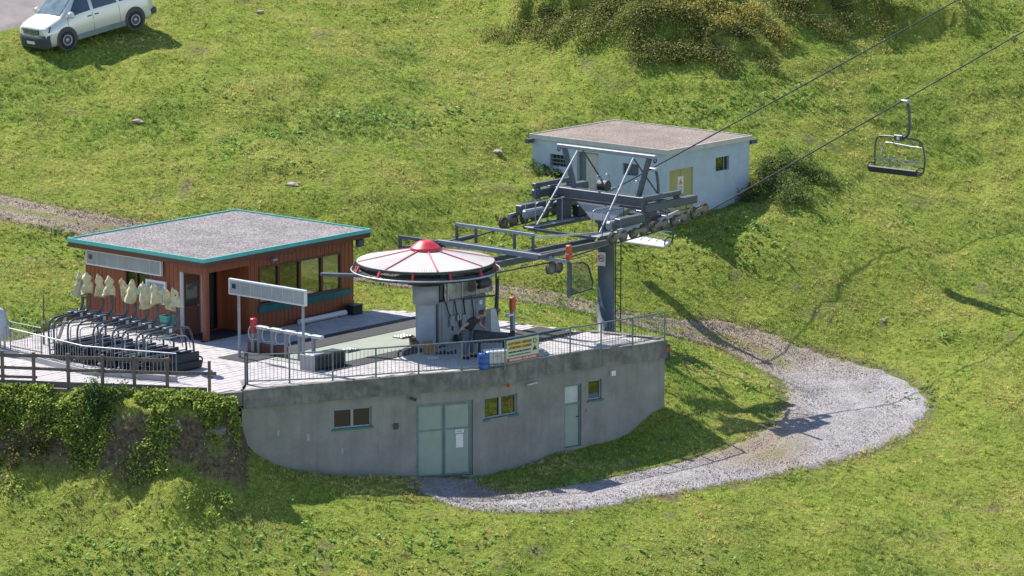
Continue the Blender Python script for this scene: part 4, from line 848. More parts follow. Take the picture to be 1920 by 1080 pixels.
MB().lathe([(0.0, -0.28), (0.16, -0.28), (0.19, -0.22), (0.19, 0.22), (0.16, 0.28), (0.0, 0.28)], (2.35, -0.55, 1.95), 16, True, (1, 0, 0)).build('drive_motor', M['dark_steel'], hs)
MB().lathe([(0.0, -0.03), (0.24, -0.03), (0.24, 0.03), (0.0, 0.03)], (1.75, -0.55, 1.95), 18, False, (1, 0, 0)).build('brake_disc', M['sheave_disc'], hs)
MB().beam((1.75, -0.55, 1.95), (2.1, -0.55, 1.95), 0.08).build('motor_shaft', M['galv'], hs)
for k in range(3): MB().bbox(0.62 + k * 0.75, 0.66 + k * 0.75, -0.47, -0.43, 1.54, 2.3, 0.008).build('sheet_batten', M['galv'], hs)
MB().bbox(1.0, 1.7, -0.62, -0.4, 0.02, 0.3, 0.03).build('oil_tank', M['dark_steel'], hs)
MB().beam((1.4, -0.5, 1.5), (3.1, -0.55, 1.42), 0.05, 0.05).build('service_rail', M['dark_steel'], hs)
lad = MB().beam((2.95, -0.62, 0.0), (3.15, -0.55, 2.0), 0.04).build('ladder', M['dark_steel'], ds); MB().beam((3.3, -0.4, 0.0), (3.42, -0.35, 2.0), 0.04).build('ladder_rail', M['dark_steel'], lad)
for k in range(6): z = 0.25 + k * 0.3; MB().beam((2.95 + z * 0.1, -0.62 + z * 0.035, z), (3.3 + z * 0.06, -0.4 + z * 0.025, z), 0.03).build('rung', M['dark_steel'], lad)
MB().hexa([(2.4, -0.9, 0.02), (2.95, -0.9, 0.02), (2.95, -0.55, 0.02), (2.4, -0.55, 0.02), (2.55, -0.75, 1.0), (2.82, -0.75, 1.0), (2.82, -0.55, 1.0), (2.55, -0.55, 1.0)]).build('pale_cabinet', M['offwhite'], ds)

# ------------------------------------------------------------------ tower with gantry, sheave trains and the steel frame towards the drive
TX = 9.78
tg = gz(*ll(TX, 0)[:2])
tw = thing('lift_tower', 'dark blue-grey tower with crossarm, gantry and sheave trains behind the terrace', 'lift tower', ll(TX, 0, 0), A)
MB().lathe([(0.5, tg - 0.3), (0.5, tg + 0.12), (0.31, tg + 0.14), (0.31, 3.05), (0.42, 3.1), (0.42, 3.22)], n=32).build('column', M['tower'], tw)
ca = MB().bbox(-0.17, 0.17, -2.68, 2.68, 3.86, 4.2, 0.02).build('crossarm', M['steel'], tw)
MB().hexa([(-0.35, -0.4, 3.2), (0.3, -0.4, 3.2), (0.3, 0.4, 3.2), (-0.35, 0.4, 3.2), (-0.19, -1.35, 3.86), (0.16, -1.35, 3.86), (0.16, 1.35, 3.86), (-0.19, 1.35, 3.86)]).build('column_head', M['steel_light'], tw)
for s in (-1, 1): MB().bbox(-0.2, 0.2, s * 2.0 - 0.2, s * 2.0 + 0.2, 3.0, 3.86, 0.02).build('hanger_post', M['steel'], tw)
gnt = MB().bbox(-0.08, 0.08, -2.3, 2.3, 5.62, 5.76, 0.02).build('gantry_bar', M['steel_light'], tw)
for s in (-1, 1):
    MB().beam((0, s * 1.98, 5.64), (0, s * 1.5, 4.2), 0.16, 0.14).build('gantry_leg', M['steel'], tw)
    MB().tube([(0, s * 1.3, 5.66), (-2.15, s * 1.45, 3.12)], 0.035, 8).build('silver_brace', M['galv'], tw)
    MB().tube([(0, s * 1.15, 5.66), (1.5, s * 1.2, 4.05)], 0.03, 8).build('dark_brace', M['steel'], tw)
    MB().lathe([(0.07, -0.03), (0.1, 0.0), (0.07, 0.03)], (0, s * 2.24, 5.56), 12, True, (0, 1, 0)).build('lifting_hook', M['dark_steel'], gnt)
    la = MB().bbox(-1.1, 1.1, s * 2.5 - 0.09, s * 2.5 + 0.09, 4.24, 4.4, 0.02).build('lifting_arm', M['steel'], tw)
    for x in (-1.0, -0.82, 0.82, 1.0): MB().box(x - 0.03, x + 0.03, s * 2.5 - 0.05, s * 2.5 + 0.05, 3.8, 4.238).build('arm_leg', M['steel'], la)
    # walkway
    wk_ = MB().bbox(-2.5, 2.5, s * 1.55 - 0.22, s * 1.55 + 0.22, 3.02, 3.07, 0.01).build('walkway', M['steel_light'], tw)
    for yo in (-0.24, 0.24): MB().beam((-2.5, s * 1.55 + yo, 3.03), (2.5, s * 1.55 + yo, 3.03), 0.05, 0.12).build('walkway_beam', M['steel'], wk_)
    for x in (-2.4, -0.9, 0.9, 2.4):
        MB().tube([(x, s * 1.32, 3.05), (x, s * 1.32, 3.95)], 0.02, 6).build('handrail_post', M['steel_light'], wk_)
    MB().tube([(-2.4, s * 1.32, 3.6), (-2.38, s * 1.32, 3.92), (-2.2, s * 1.32, 3.98), (-0.9, s * 1.32, 3.96)], 0.02, 6).build('handrail', M['galv'], wk_)
    MB().tube([(0.6, s * 1.32, 3.96), (2.2, s * 1.32, 3.98), (2.4, s * 1.32, 3.85)], 0.02, 6).build('handrail', M['galv'], wk_)
    for x in (0.55, 1.05): MB().tube(arc([(x, s * 0.9, 4.1), (x, s * 0.9, 4.55), (x + 0.1, s * 0.9, 4.65), (x + 0.22, s * 0.9, 4.55), (x + 0.22, s * 0.9, 4.1)], 4), 0.02, 6).build('ladder_hoop', M['galv'], tw)
for s in (-1, 1):
    MB().bbox(-2.3, -1.2, s * 1.95 - 0.12, s * 1.95 + 0.12, 3.3, 3.62, 0.06).build('tension_cylinder', M['steel_light'], tw)
    MB().bbox(0.35, 0.85, s * 1.75 - 0.16, s * 1.75 + 0.16, 3.08, 3.5, 0.03).build('junction_cabinet', M['dark_steel'], tw)
    MB().beam((-1.9, s * 1.8, 3.2), (-0.2, s * 2.2, 3.8), 0.07).build('diagonal_strut', M['steel'], tw); MB().beam((1.9, s * 1.8, 3.2), (0.2, s * 2.2, 3.8), 0.07).build('diagonal_strut', M['steel'], tw)
    MB().tube([(-2.4, s * 1.78, 3.05), (-2.4, s * 1.78, 3.95), (-1.2, s * 1.78, 3.95), (-1.2, s * 1.78, 3.05)], 0.018, 6).build('guard_rail', M['steel'], tw)
    MB().tube([(1.2, s * 1.78, 3.05), (1.2, s * 1.78, 4.0), (2.4, s * 1.78, 4.0), (2.4, s * 1.78, 3.05)], 0.018, 6).build('guard_rail', M['steel'], tw)
    MB().tube(arc([(0.2, s * 0.5, 3.9), (0.5, s * 1.0, 3.55), (1.2, s * 1.6, 3.45), (2.2, s * 2.2, 3.6)], 5), 0.02, 6).build('cable', M['rubber'], tw)
MB().lathe([(0.0, -0.2), (0.2, -0.2), (0.2, 0.2), (0.0, 0.2)], (0.75, 0.75, 4.28), 14, False, (0, 1, 0)).build('winch_drum', M['dark_steel'], tw)
MB().beam((-0.25, -2.5, 3.82), (-0.25, 2.5, 3.82), 0.05, 0.08).build('cable_tray', M['dark_steel'], tw)
MB().beam((-2.5, 1.55, 3.0), (-2.5, -1.55, 3.0), 0.08, 0.1).build('tie_beam', M['steel'], tw); MB().beam((2.5, 1.55, 3.0), (2.5, -1.55, 3.0), 0.08, 0.1).build('tie_beam', M['steel'], tw)
ROPEY = 2.55
def rope_z(x):   # along the line; horizontal at the wheel, bends up under the hold-down sheaves
    if x < 3.9: return 2.72
    if x < 7.0: return 2.72 + (x - 3.9) * 0.074
    if x < 12.2: t = (x - 7.0); return 2.95 + 0.02 * t + t * t * 0.0115
    return 3.365 + (x - 12.2) * 0.232
nS = 10
for s in (-1, 1):
    st = MB().bbox(-1.0, 1.9, s * 2.55 - 0.16, s * 2.55 + 0.16, 3.86, 4.14, 0.03).build('sheave_train', M['steel'], tw)
    MB().bbox(-2.2, -0.8, s * 2.3 - 0.15, s * 2.3 + 0.15, 3.45, 3.75, 0.03).build('train_box', M['steel'], st)
    xsS = [-2.75 + 5.2 * k / (nS - 1) for k in range(nS)]; zc = [rope_z(TX + x) + 0.2 for x in xsS]
    wm = None
    for k in range(nS):
        if wm is None:
            wm = MB().lathe([(0.0, -0.05), (0.13, -0.05), (0.15, -0.06), (0.205, -0.06), (0.215, -0.03), (0.19, 0.0), (0.215, 0.03), (0.205, 0.06), (0.15, 0.06), (0.13, 0.05), (0.0, 0.05)], (0, 0, 0), 20, False, (0, 1, 0)).mesh('sheave', M['sheave'])
            dm = MB().lathe([(0.0, -0.068), (0.12, -0.064), (0.12, 0.064), (0.0, 0.068)], (0, 0, 0), 16, False, (0, 1, 0)).mesh('sheave_disc', M['sheave_disc'])
        o = inst('sheave', wm, tw, (xsS[k], s * 2.55, zc[k])); inst('hub_disc', dm, o)
    for k in range(0, nS - 1, 2):
        for yo in (-0.1, 0.1):
            MB().beam((xsS[k] - 0.06, s * 2.55 + yo, zc[k] + 0.05), (xsS[k + 1] + 0.06, s * 2.55 + yo, zc[k + 1] + 0.05), 0.025, 0.15).build('rocker_plate', M['sheave_disc'], st)
        if k in (0, 4): MB().beam((xsS[k] + 0.29, s * 2.55, zc[k] + 0.2), (xsS[k + 3] - 0.29, s * 2.55, zc[k + 3] + 0.2), 0.1, 0.14).build('rocker_beam', M['steel_light'], st)
MB().box(-0.36, -0.318, -0.33, -0.02, 1.55, 2.05).build('smoking_ban_sign', M['white'], tw)
sg_x = -0.365
def tower_sign():
    # placed on the camera side of the round column
    d = np.array([E1 @ np.array([0.0, -1.0]), E2 @ np.array([0.0, -1.0])]); d = d / np.hypot(*d); d = np.array([d[0] * math.cos(0.55) + d[1] * math.sin(0.55), -d[0] * math.sin(0.55) + d[1] * math.cos(0.55)])
    return d
for o in [o for o in tw.children if o.name.startswith('smoking_ban_sign')]: bpy.data.objects.remove(o)
dS = tower_sign(); tS = np.array([-dS[1], dS[0]])
ws_ = Wall(dS * 0.325, tS, dS)
g = MB(); ws_.box(g, -0.16, 0.16, 1.55, 2.05, 0.0, 0.02); sg = g.build('smoking_ban_sign', M['white'], tw)
c_ = ws_.p(0, 1.83, 0.022); MB().lathe([(0.135, 0), (0.135, 0.004), (0.105, 0.004), (0.105, 0)], c_, 24, False, (dS[0], dS[1], 0)).build('ban_ring', M['sign_red'], sg)
MB().beam(ws_.p(-0.085, 1.915, 0.024), ws_.p(0.085, 1.745, 0.024), 0.004, 0.03).build('ban_slash', M['sign_red'], sg)
MB().beam(ws_.p(-0.09, 1.80, 0.0225), ws_.p(0.07, 1.86, 0.0225), 0.004, 0.032).build('cigarette', M['ink'], sg)
g = MB(); ws_.box(g, -0.13, 0.13, 2.62, 2.92, 0.0, 0.02); nb_ = g.build('number_sign', M['blue_sign'], tw)
text('1', 0.22, M['white'], nb_, frame_mw(ws_.p(0, 2.77, 0.022), (tS[0], tS[1], 0)), 'digit', 0.01)
lt = MB().beam((0.33, -0.42, tg), (0.33, -0.42, 3.0), 0.03).build('tower_ladder', M['dark_steel'], tw); MB().beam((0.42, -0.1, tg), (0.42, -0.1, 3.0), 0.03).build('ladder_rail', M['dark_steel'], lt)
for k in range(12): z = tg + 0.3 + k * 0.3; MB().beam((0.33, -0.42, z), (0.42, -0.1, z), 0.02).build('rung', M['dark_steel'], lt)

sf = thing('station_steel_frame', 'blue-grey steel beams and rails linking the drive to the tower', 'steel frame', ll(5, 0, 2.4), A)
W2 = lambda x, y, z: ll(x, y, z)
for y in (-0.36, 0.36): MB().beam(W2(0.7, y, 2.44), W2(TX - 0.3, y, 2.44), 0.14, 0.22).build('main_beam', M['steel'], sf, True)
MB().beam(W2(3.7, 2.75, 2.86), W2(3.7, -2.5, 2.86), 0.16, 0.16).build('cross_beam', M['steel_light'], sf, True)
MB().beam(W2(4.25, 2.6, 2.8), W2(4.25, -1.4, 2.8), 0.12, 0.12).build('cross_beam', M['steel'], sf, True)
MB().beam(W2(3.0, 2.6, 2.78), W2(5.6, 2.6, 2.86), 0.12, 0.14).build('side_beam', M['steel'], sf, True)
MB().beam(W2(3.2, -2.4, 2.95), W2(4.7, -2.4, 2.98), 0.1, 0.14).build('side_beam', M['steel'], sf, True)
for y in (2.45, 1.55, -0.25, -1.1): MB().beam(W2(4.4, y, 2.86), W2(4.4, y, 3.42), 0.11, 0.11).build('rail_post', M['steel'], sf, True)
MB().beam(W2(4.4, 2.5, 3.44), W2(4.4, -1.15, 3.44), 0.12, 0.1).build('top_rail', M['steel_light'], sf, True)
MB().beam(W2(4.4, -1.1, 3.35), W2(7.4, -1.7, 3.2), 0.06, 0.06).build('top_rail', M['galv'], sf, True)
MB().beam(W2(2.5, 3.5, 3.12), W2(2.5, 1.7, 3.12), 0.11, 0.1).build('end_rail', M['steel'], sf, True); MB().beam(W2(2.5, 3.45, 2.6), W2(2.5, 3.45, 3.08), 0.13, 0.13).build('end_post', M['steel'], sf, True)
MB().beam(W2(2.5, 3.3, 2.72), W2(3.7, 2.7, 2.84), 0.12, 0.14).build('side_beam', M['steel'], sf, True)
for dx in (-0.2, 0.2):
    MB().lathe([(0.0, -0.05), (0.15, -0.06), (0.215, -0.06), (0.19, 0.0), (0.215, 0.06), (0.15, 0.06), (0.0, 0.05)], W2(3.9 + dx, -2.5, 2.5), 20, False, (*(-E2), 0)).build('deflection_sheave', M['sheave'], sf, True)
    MB().lathe([(0.0, -0.068), (0.13, -0.064), (0.13, 0.064), (0.0, 0.068)], W2(3.9 + dx, -2.5, 2.5), 16, False, (*(-E2), 0)).build('sheave_disc', M['sheave_disc'], sf, True)
MB().beam(W2(3.9, -2.42, 2.45), W2(3.9, -2.42, 2.95), 0.12, 0.08).build('sheave_bracket', M['dark_steel'], sf, True)
MB().beam(W2(3.7, -2.4, 2.84), W2(4.15, -2.95, 2.72), 0.11, 0.12).build('outrigger', M['steel_light'], sf, True)
hp = MB().beam(W2(4.15, -2.95, 2.74), W2(4.15, -2.95, 1.5), 0.13, 0.13).build('hanging_post', M['steel'], sf, True)
MB().beam(W2(-3.0 + 0.2, 2.3, 2.62), W2(-2.2, 0.9, 2.66), 0.2, 0.1).build('guide_arm', M['steel'], sf, True)
og = thing('orange_pad', 'orange padded cap above the hanging mesh guard', 'pad', W2(4.15, -2.95, 2.8), A)
MB().bbox(-0.09, 0.09, -0.09, 0.09, 0.0, 0.52, 0.025).build('padding', M['orange'], og); MB().bbox(-0.1, 0.1, -0.1, 0.1, 0.18, 0.22, 0.01).build('strap', M['sign_red'], og)
mg = thing('mesh_guard', 'dark hanging mesh guard frame beside the hanging post', 'guard', W2(4.15, -2.95, 1.5), A)
gp_ = [(0.1, 0.05), (1.25, 0.12), (1.3, 0.35), (1.05, 0.95), (0.75, 1.12), (0.1, 1.16)]
MB().tube([(x, 0, z) for x, z in gp_ + gp_[:1]], 0.035, 6).build('guard_frame', M['dark_steel'], mg)
def inside_g(x, z): return bool(inpoly(np.array([x]), np.array([z]), gp_)[0])
mw_ = MB()
for k in range(1, 22):
    x = 0.1 + k * 0.055; zz = [z for z in np.arange(0.05, 1.17, 0.02) if inside_g(x, z)]
    if zz: mw_.beam((x, 0, zz[0]), (x, 0, zz[-1]), 0.008)
for k in range(1, 20):
    z = 0.05 + k * 0.055; xx = [x for x in np.arange(0.1, 1.3, 0.02) if inside_g(x, z)]
    if xx: mw_.beam((xx[0], 0, z), (xx[-1], 0, z), 0.008)
mw_.build('wire_mesh', M['mesh_wire'], mg)['kind'] = 'stuff'
MB().tube([(-0.1, 0.0, 1.3), (-0.75, -0.1, 1.3), (-0.78, -0.1, 0.7)], 0.012, 5).build('side_rod', M['dark_steel'], mg); MB().tube([(0.1, 0, 1.3), (1.25, 0, 1.35), (1.28, 0, 0.75)], 0.012, 5).build('side_rod', M['dark_steel'], mg)

# haul rope: one loop
hr = thing('haul_rope', 'dark steel haul rope looping round the bullwheel and rising to the upper right', 'rope', ll(0, 0, 2.7), A)
xr = [0, 2, 3.9, 5.5] + list(np.arange(7, 12.3, 0.5)) + [14, 18, 24, 30, 40, 55, 75]
def rz2(x): return rope_z(x) + (0.0001 * (x - 12.2) ** 2 if x > 12.2 else 0)
for s in (-1, 1): MB().tube([(x, s * (2.4 + min(x, 5) * 0.03), rz2(x) - 2.7) for x in xr], 0.028, 6).build('rope_strand', M['rope'], hr)
MB().tube([(-2.4 * math.sin(t), 2.4 * math.cos(t), 0.02) for t in np.linspace(0, math.pi, 25)], 0.022, 6, caps=False).build('rope_bend', M['rope'], hr)

# ------------------------------------------------------------------ chairs
def make_chair(name, label, seat='up', group=None, dh=0.0):
    t = thing(name, label, 'chair', (0, 0, 0), 0, group)
    MB().tube(arc([(0.0, 0, 1.42), (0.28, 0, 1.44), (0.43, 0, 1.62), (0.47, 0, 2.0 - dh * 0.5), (0.44, 0, 2.45 - dh), (0.36, 0, 2.78 - dh)], 5), [0.055] * 26, 10).build('hanger_arm', M['chair_steel'], t)
    g = MB().bbox(0.14 + dh * 0.3, 0.42 - dh * 0.1, -0.13 + dh * 0.28, 0.13 - dh * 0.28, 2.76 - dh, 2.88 - dh - dh * 0.1, 0.012).build('grip', M['galv'], t); MB().tube([(0.18 + dh * 0.4, -0.2 + dh * 0.5, 2.84 - dh), (0.18 + dh * 0.4, 0.2 - dh * 0.5, 2.84 - dh)], 0.035, 8).build('grip_jaw', M['dark_steel'], g)
    b = MB().bbox(-0.2, 0.2, -0.09, 0.09, 1.28, 1.5, 0.02).build('number_box', M['chair_steel'], t); MB().box(-0.06, 0.07, -0.098, -0.091, 1.32, 1.45).build('number_plate', M['white'], b)
    MB().tube(arc([(-1.12, 0.0, 0.1), (-1.15, 0.02, 0.8), (-1.1, 0.03, 1.22), (-0.85, 0.02, 1.38), (0, 0, 1.40), (0.85, 0.02, 1.36), (1.08, 0.03, 1.15), (1.2, 0.02, 0.6), (1.14, 0, 0.1)], 5), 0.034, 8).build('bail', M['chair_steel'], t)
    for s in (-1, 1):
        MB().tube(arc([(s * 1.12, 0.0, 0.3), (s * 1.16, -0.25, 0.36), (s * 1.16, -0.42, 0.3), (s * 1.12, -0.4, 0.08)], 4), 0.028, 6).build('armrest', M['dark_steel'], t)
    fr = MB().tube([(-1.12, 0.02, 0.52), (1.14, 0.02, 0.52)], 0.024, 6).build('back_rail', M['galv'], t)
    MB().tube([(-1.12, 0.0, 0.12), (1.14, 0.0, 0.12)], 0.028, 6).build('seat_rail', M['dark_steel'], t)
    for x in (-0.55, -0.18, 0.2, 0.55): MB().tube([(x, 0.02, 0.52), (x, -0.02, 0.3), (x, -0.3, 0.1)], 0.016, 5).build('back_slat', M['galv'], fr)
    MB().tube([(-1.0, 0.04, 0.36), (1.0, 0.04, 0.36)], 0.016, 5).build('back_slat', M['galv'], fr)
    if seat == 'up':
        MB().bbox(-1.13, 1.13, -0.46, -0.36, 0.02, 0.27, 0.035).build('seat', M['pad'], t)
        MB().bbox(-1.1, 1.1, -0.36, 0.06, 0.02, 0.07, 0.02).build('seat_base', M['pad'], t)
    else:
        st_ = MB().bbox(-1.13, 1.13, -0.46, 0.04, 0.0, 0.10, 0.03); c, s = math.cos(R(24)), math.sin(R(24)); st_.v = [(x, y * c - z * s, y * s + z * c + 0.12) for x, y, z in st_.v]; st_.build('seat', M['white'] if False else M['offwhite'], t)  # off-white colour stands for sun glare on the dark vinyl seat
    rb = MB().tube(arc([(-0.95, 0.1, 0.62), (-0.85, 0.2, 1.0), (-0.7, 0.22, 1.12), (0.2, 0.22, 1.06), (1.0, 0.2, 1.02), (1.12, 0.1, 0.6)], 5), 0.02, 6).build('restraint_bar', M['galv'], t)
    MB().tube([(-0.35, 0.22, 1.1), (0.35, 0.22, 1.06)], 0.032, 6).build('bar_padding', M['offwhite'], rb)
    for x in (-0.45, 0.45): MB().tube([(x, 0.03, 1.34), (x + 0.08, 0.2, 1.1)], 0.016, 5).build('bar_link', M['dark_steel'], rb)
    return t
hc = make_chair('lift_chair', 'empty four-seat chair hanging from the rope at upper right', 'up', 'lift chairs')
def hang(c, x, side):
    p = ll(x, side * 2.55, rz2(x)); q = -E2 * 0.18; c.location = (p[0] - q[0], p[1] - q[1], p[2] - 2.86); c.rotation_euler = (0, 0, A - math.pi / 2)
hang(hc, 24.6, -1)
fc = make_chair('lift_chair', 'chair with seat coloured pale like sun glare, hanging behind the tower in front of the blue hut', 'down', 'lift chairs'); hang(fc, 15.6, 1)
boxes = [(137, 588), (149, 589), (174, 592), (192, 596), (221, 600), (235, 603), (258, 607), (277, 611), (302, 617), (316, 619)]
ords = ['leftmost', 'second from the left', 'third from the left', 'fourth from the left', 'fifth from the left', 'fifth from the right', 'fourth from the right', 'third from the right', 'second from the right', 'rightmost']
pc = make_chair('lift_chair', 'x', 'up', 'parked lift chairs', 0.3)
MB().bbox(-1.12, 1.12, -0.34, -0.24, 0.02, 0.56, 0.03).build('backrest_pad', M['pad'], pc); MB().bbox(-1.05, 1.05, -0.26, 0.2, 0.0, 0.09, 0.02).build('seat_pad', M['pad'], pc)
parked = []
for i, (px, py) in enumerate(boxes):
    c = pc if i == 0 else copy_tree(pc); parked.append(c); p = PZ(px, py, 1.4)
    c.location = (p[0], p[1], 0.01); c.rotation_euler = (0, 0, A + R(rr_.uniform(-2, 2)))
    c['label'] = f'parked lift chair with cream-covered grip, {ords[i]} in the row beside the hut'
for i, c in enumerate(parked):   # cloth hoods over the grips
    rg = random.Random(40 + i); nn, mm = 16, 12; vs = []; h = rg.uniform(0.62, 0.85); fl = rg.uniform(0.05, 0.16) if i < 9 else 0.2; lean = rg.uniform(-0.25, 0.35); sq = rg.uniform(0.45, 0.8); ph = rg.uniform(0, 6); knot = rg.uniform(0.25, 0.45)
    for j in range(mm + 1):
        t = j / mm; pinch = 1 - 0.35 * math.exp(-((t - knot) / 0.1) ** 2); rad = 0.9 * (0.05 + 0.14 * min(1, t * 5) + fl * max(0, t - 0.35)) * pinch * (1 - 0.25 * max(0, t - 0.8) * (i % 3))
        for k in range(nn):
            a = 2 * math.pi * k / nn; r = rad * (1 + 0.16 * math.sin(3 * a + ph) + 0.12 * math.sin(6 * a - ph + t) + rg.uniform(-0.08, 0.08))
            vs.append((0.26 + 0.12 * min(1, t * 2) + lean * (t - 0.4) + r * math.cos(a) * 1.1, r * math.sin(a) * sq, 2.74 - h * t + (0.07 * math.sin(a + ph) if j in (0, mm) else 0.02 * math.sin(2 * a + ph))))
    fs = [(j * nn + k, (j + 1) * nn + k, (j + 1) * nn + (k + 1) % nn, j * nn + (k + 1) % nn) for j in range(mm) for k in range(nn)] + [tuple(range(nn))]
    MB().add(vs, fs, True).build('grip_cover', M['cloth'], c)

# ------------------------------------------------------------------ display on posts, access gates, red posts
p1 = PZ(447, 672, 0); sgn = thing('post_display', 'long white display board of seven milky panels on two grey posts', 'sign', p1, A - math.pi / 2)
dw = Wall((0, 0), (1, 0), (0, -1)); display(sgn, dw, -0.33, 3.25, 2.2, 2.74, 0.0, 7)
g = MB(); dw.box(g, -0.16, 0.02, 2.42, 2.58, 0.108, 0.114); g.build('small_square', M['dark'], sgn)
for x in (0.0, 3.0):
    MB().tube([(x, 0.06, 0), (x, 0.06, 2.68)], 0.05, 12).build('post', M['steel_light'], sgn); MB().lathe([(0.1, 0), (0.1, 0.02), (0.0, 0.02)], (x, 0.06, 0), 12).build('foot', M['steel'], sgn)
g0 = PZ(486, 663, 0)
names = ['leftmost access gate post with steel loop, below the display board', 'second access gate post with steel loop from the left', 'middle access gate post with steel loop', 'fourth access gate post with steel loop from the left', 'rightmost access gate post with steel loop, by the black block']
for k in range(5):
    q = np.array(g0[:2]) - E2 * (0.64 * k) ; t = thing('access_gate', names[k], 'gate', (q[0], q[1], 0), A - math.pi / 2, 'access gates')
    MB().bbox(-0.05, 0.05, -0.06, 0.06, 0, 0.86, 0.01).build('post', M['steel_light'], t)
    MB().bbox(-0.06, 0.42, -0.09, 0.09, 0.86, 0.98, 0.015).build('reader_head', M['offwhite'], t)
    MB().tube(arc([(-0.05, -0.02, 0.93), (-0.3, -0.05, 0.93), (-0.42, -0.06, 0.78), (-0.42, -0.06, 0.58), (-0.3, -0.05, 0.46), (-0.05, -0.02, 0.5)], 5), 0.025, 8).build('steel_loop', M['galv'], t)
    MB().box(-0.1, 0.1, -0.1, 0.1, 0, 0.015).build('foot', M['steel'], t)
for (px, py, zt, lb) in [(476, 661, 1.2, 'red padded post behind the leftmost access gate'), (961, 636, 1.5, 'red padded post on the deck right of the drive housing')]:
    p = PZ(px, py, 0); t = thing('padded_post', lb, 'post', p, A, 'red padded posts')
    MB().bbox(-0.07, 0.07, -0.07, 0.07, 0, zt - 0.5, 0.01).build('post', M['steel_light'], t); MB().bbox(-0.1, 0.1, -0.09, 0.09, zt - 0.5, zt, 0.03).build('red_pad', M['orange' if px > 900 else 'red'], t)
    if px > 900: MB().bbox(-0.34, -0.06, -0.12, 0.06, 0.86, 0.92, 0.01).build('small_shelf', M['white'], t)
ms_ = PZ(600, 690, 0); t = thing('black_bumper_block', 'black rubber bumper block with pale end behind the railing', 'block', ms_, A)
MB().bbox(-0.55, 1.0, -0.3, 0.35, 0.0, 0.5, 0.06).build('block_body', M['rubber'], t); MB().bbox(-0.62, -0.553, -0.32, 0.36, 0.0, 0.53, 0.02).build('pale_end', M['paver'], t); MB().bbox(-0.5, 0.1, -0.2, 0.2, 0.5, 0.54, 0.015).build('top_plate', M['galv'], t)
p = PZ(470, 664, 0); t = thing('brown_board', 'brown wooden board standing behind the gate posts', 'board', p, A - math.pi / 2); MB().bbox(-0.4, 1.5, 0.25, 0.3, 0.0, 0.38, 0.01).build('board', M['wood_dark'], t); MB().bbox(-0.3, -0.22, 0.3, 0.45, 0, 0.3, 0.01).build('batten', M['grey_wood'], t)

# ------------------------------------------------------------------ small things around the drive
p = PZ(907, 693, 0); t = thing('blue_barrel', 'small blue plastic barrel behind the railing', 'barrel', p)
MB().lathe([(0, 0.01), (0.165, 0.01), (0.18, 0.04), (0.195, 0.17), (0.185, 0.18), (0.20, 0.2), (0.20, 0.36), (0.185, 0.38), (0.195, 0.4), (0.18, 0.54), (0.165, 0.57), (0.15, 0.575), (0.15, 0.555), (0, 0.55)], n=24).build('drum', M['blue_barrel'], t); MB().lathe([(0.04, 0.55), (0.04, 0.58), (0, 0.58)], (0.07, 0, 0), 10).build('bung', M['dark'], t)
p = PZ(930, 686, 0); t = thing('white_chest', 'white cool box on short feet beside the blue barrel', 'box', p, R(20))
MB().bbox(-0.36, 0.36, -0.2, 0.22, 0.1, 0.46, 0.03).build('chest_body', M['white'], t); MB().bbox(-0.38, 0.38, -0.22, 0.24, 0.46, 0.55, 0.025).build('lid', M['white'], t); MB().box(-0.1, 0.1, -0.24, -0.205, 0.36, 0.4).build('latch', M['offwhite'], t)
for a in (-0.3, 0.3): MB().box(a - 0.03, a + 0.03, -0.18, 0.2, 0, 0.1).build('foot', M['dark'], t)
for px, py, w, h, lb in [(776, 651, 0.26, 0.22, 'small open cardboard box left of the drive column foot'), (806, 663, 0.38, 0.32, 'larger brown cardboard box in front of the drive column')]:
    p = PZ(px, py, 0); t = thing('cardboard_box', lb, 'box', p, R(25), 'cardboard boxes')
    MB().box(-w / 2, w / 2, -w / 2.6, w / 2.6, 0, h).build('carton', M['card'], t); MB().hexa([(-w / 2, w / 2.6, h), (w / 2, w / 2.6, h), (w / 2, w / 2.6 + 0.01, h), (-w / 2, w / 2.6 + 0.01, h), (-w / 2, w / 2.2, h + 0.1), (w / 2, w / 2.2, h + 0.1), (w / 2, w / 2.2 + 0.01, h + 0.1), (-w / 2, w / 2.2 + 0.01, h + 0.1)]).build('flap', M['card'], t)
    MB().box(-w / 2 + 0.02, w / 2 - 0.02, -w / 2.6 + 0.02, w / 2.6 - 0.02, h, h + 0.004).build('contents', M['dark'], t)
p = PZ(835, 664, 0); t = thing('tool_row', 'row of dark small parts on the deck under the drive housing', 'tools', p, R(15))
for k in range(6): MB().bbox(-0.3 + k * 0.12, -0.22 + k * 0.12, -0.05, 0.05, 0, 0.08 + 0.03 * (k % 3), 0.01).build('machine_part', M['dark_steel'], t)
p = PZ(812, 671, 0); t = thing('paper_sheet', 'white sheet lying on the shaded deck before the column', 'sheet', p, R(10)); MB().bbox(-0.18, 0.18, -0.16, 0.16, 0.004, 0.016, 0.004).build('sheet', M['white'], t)
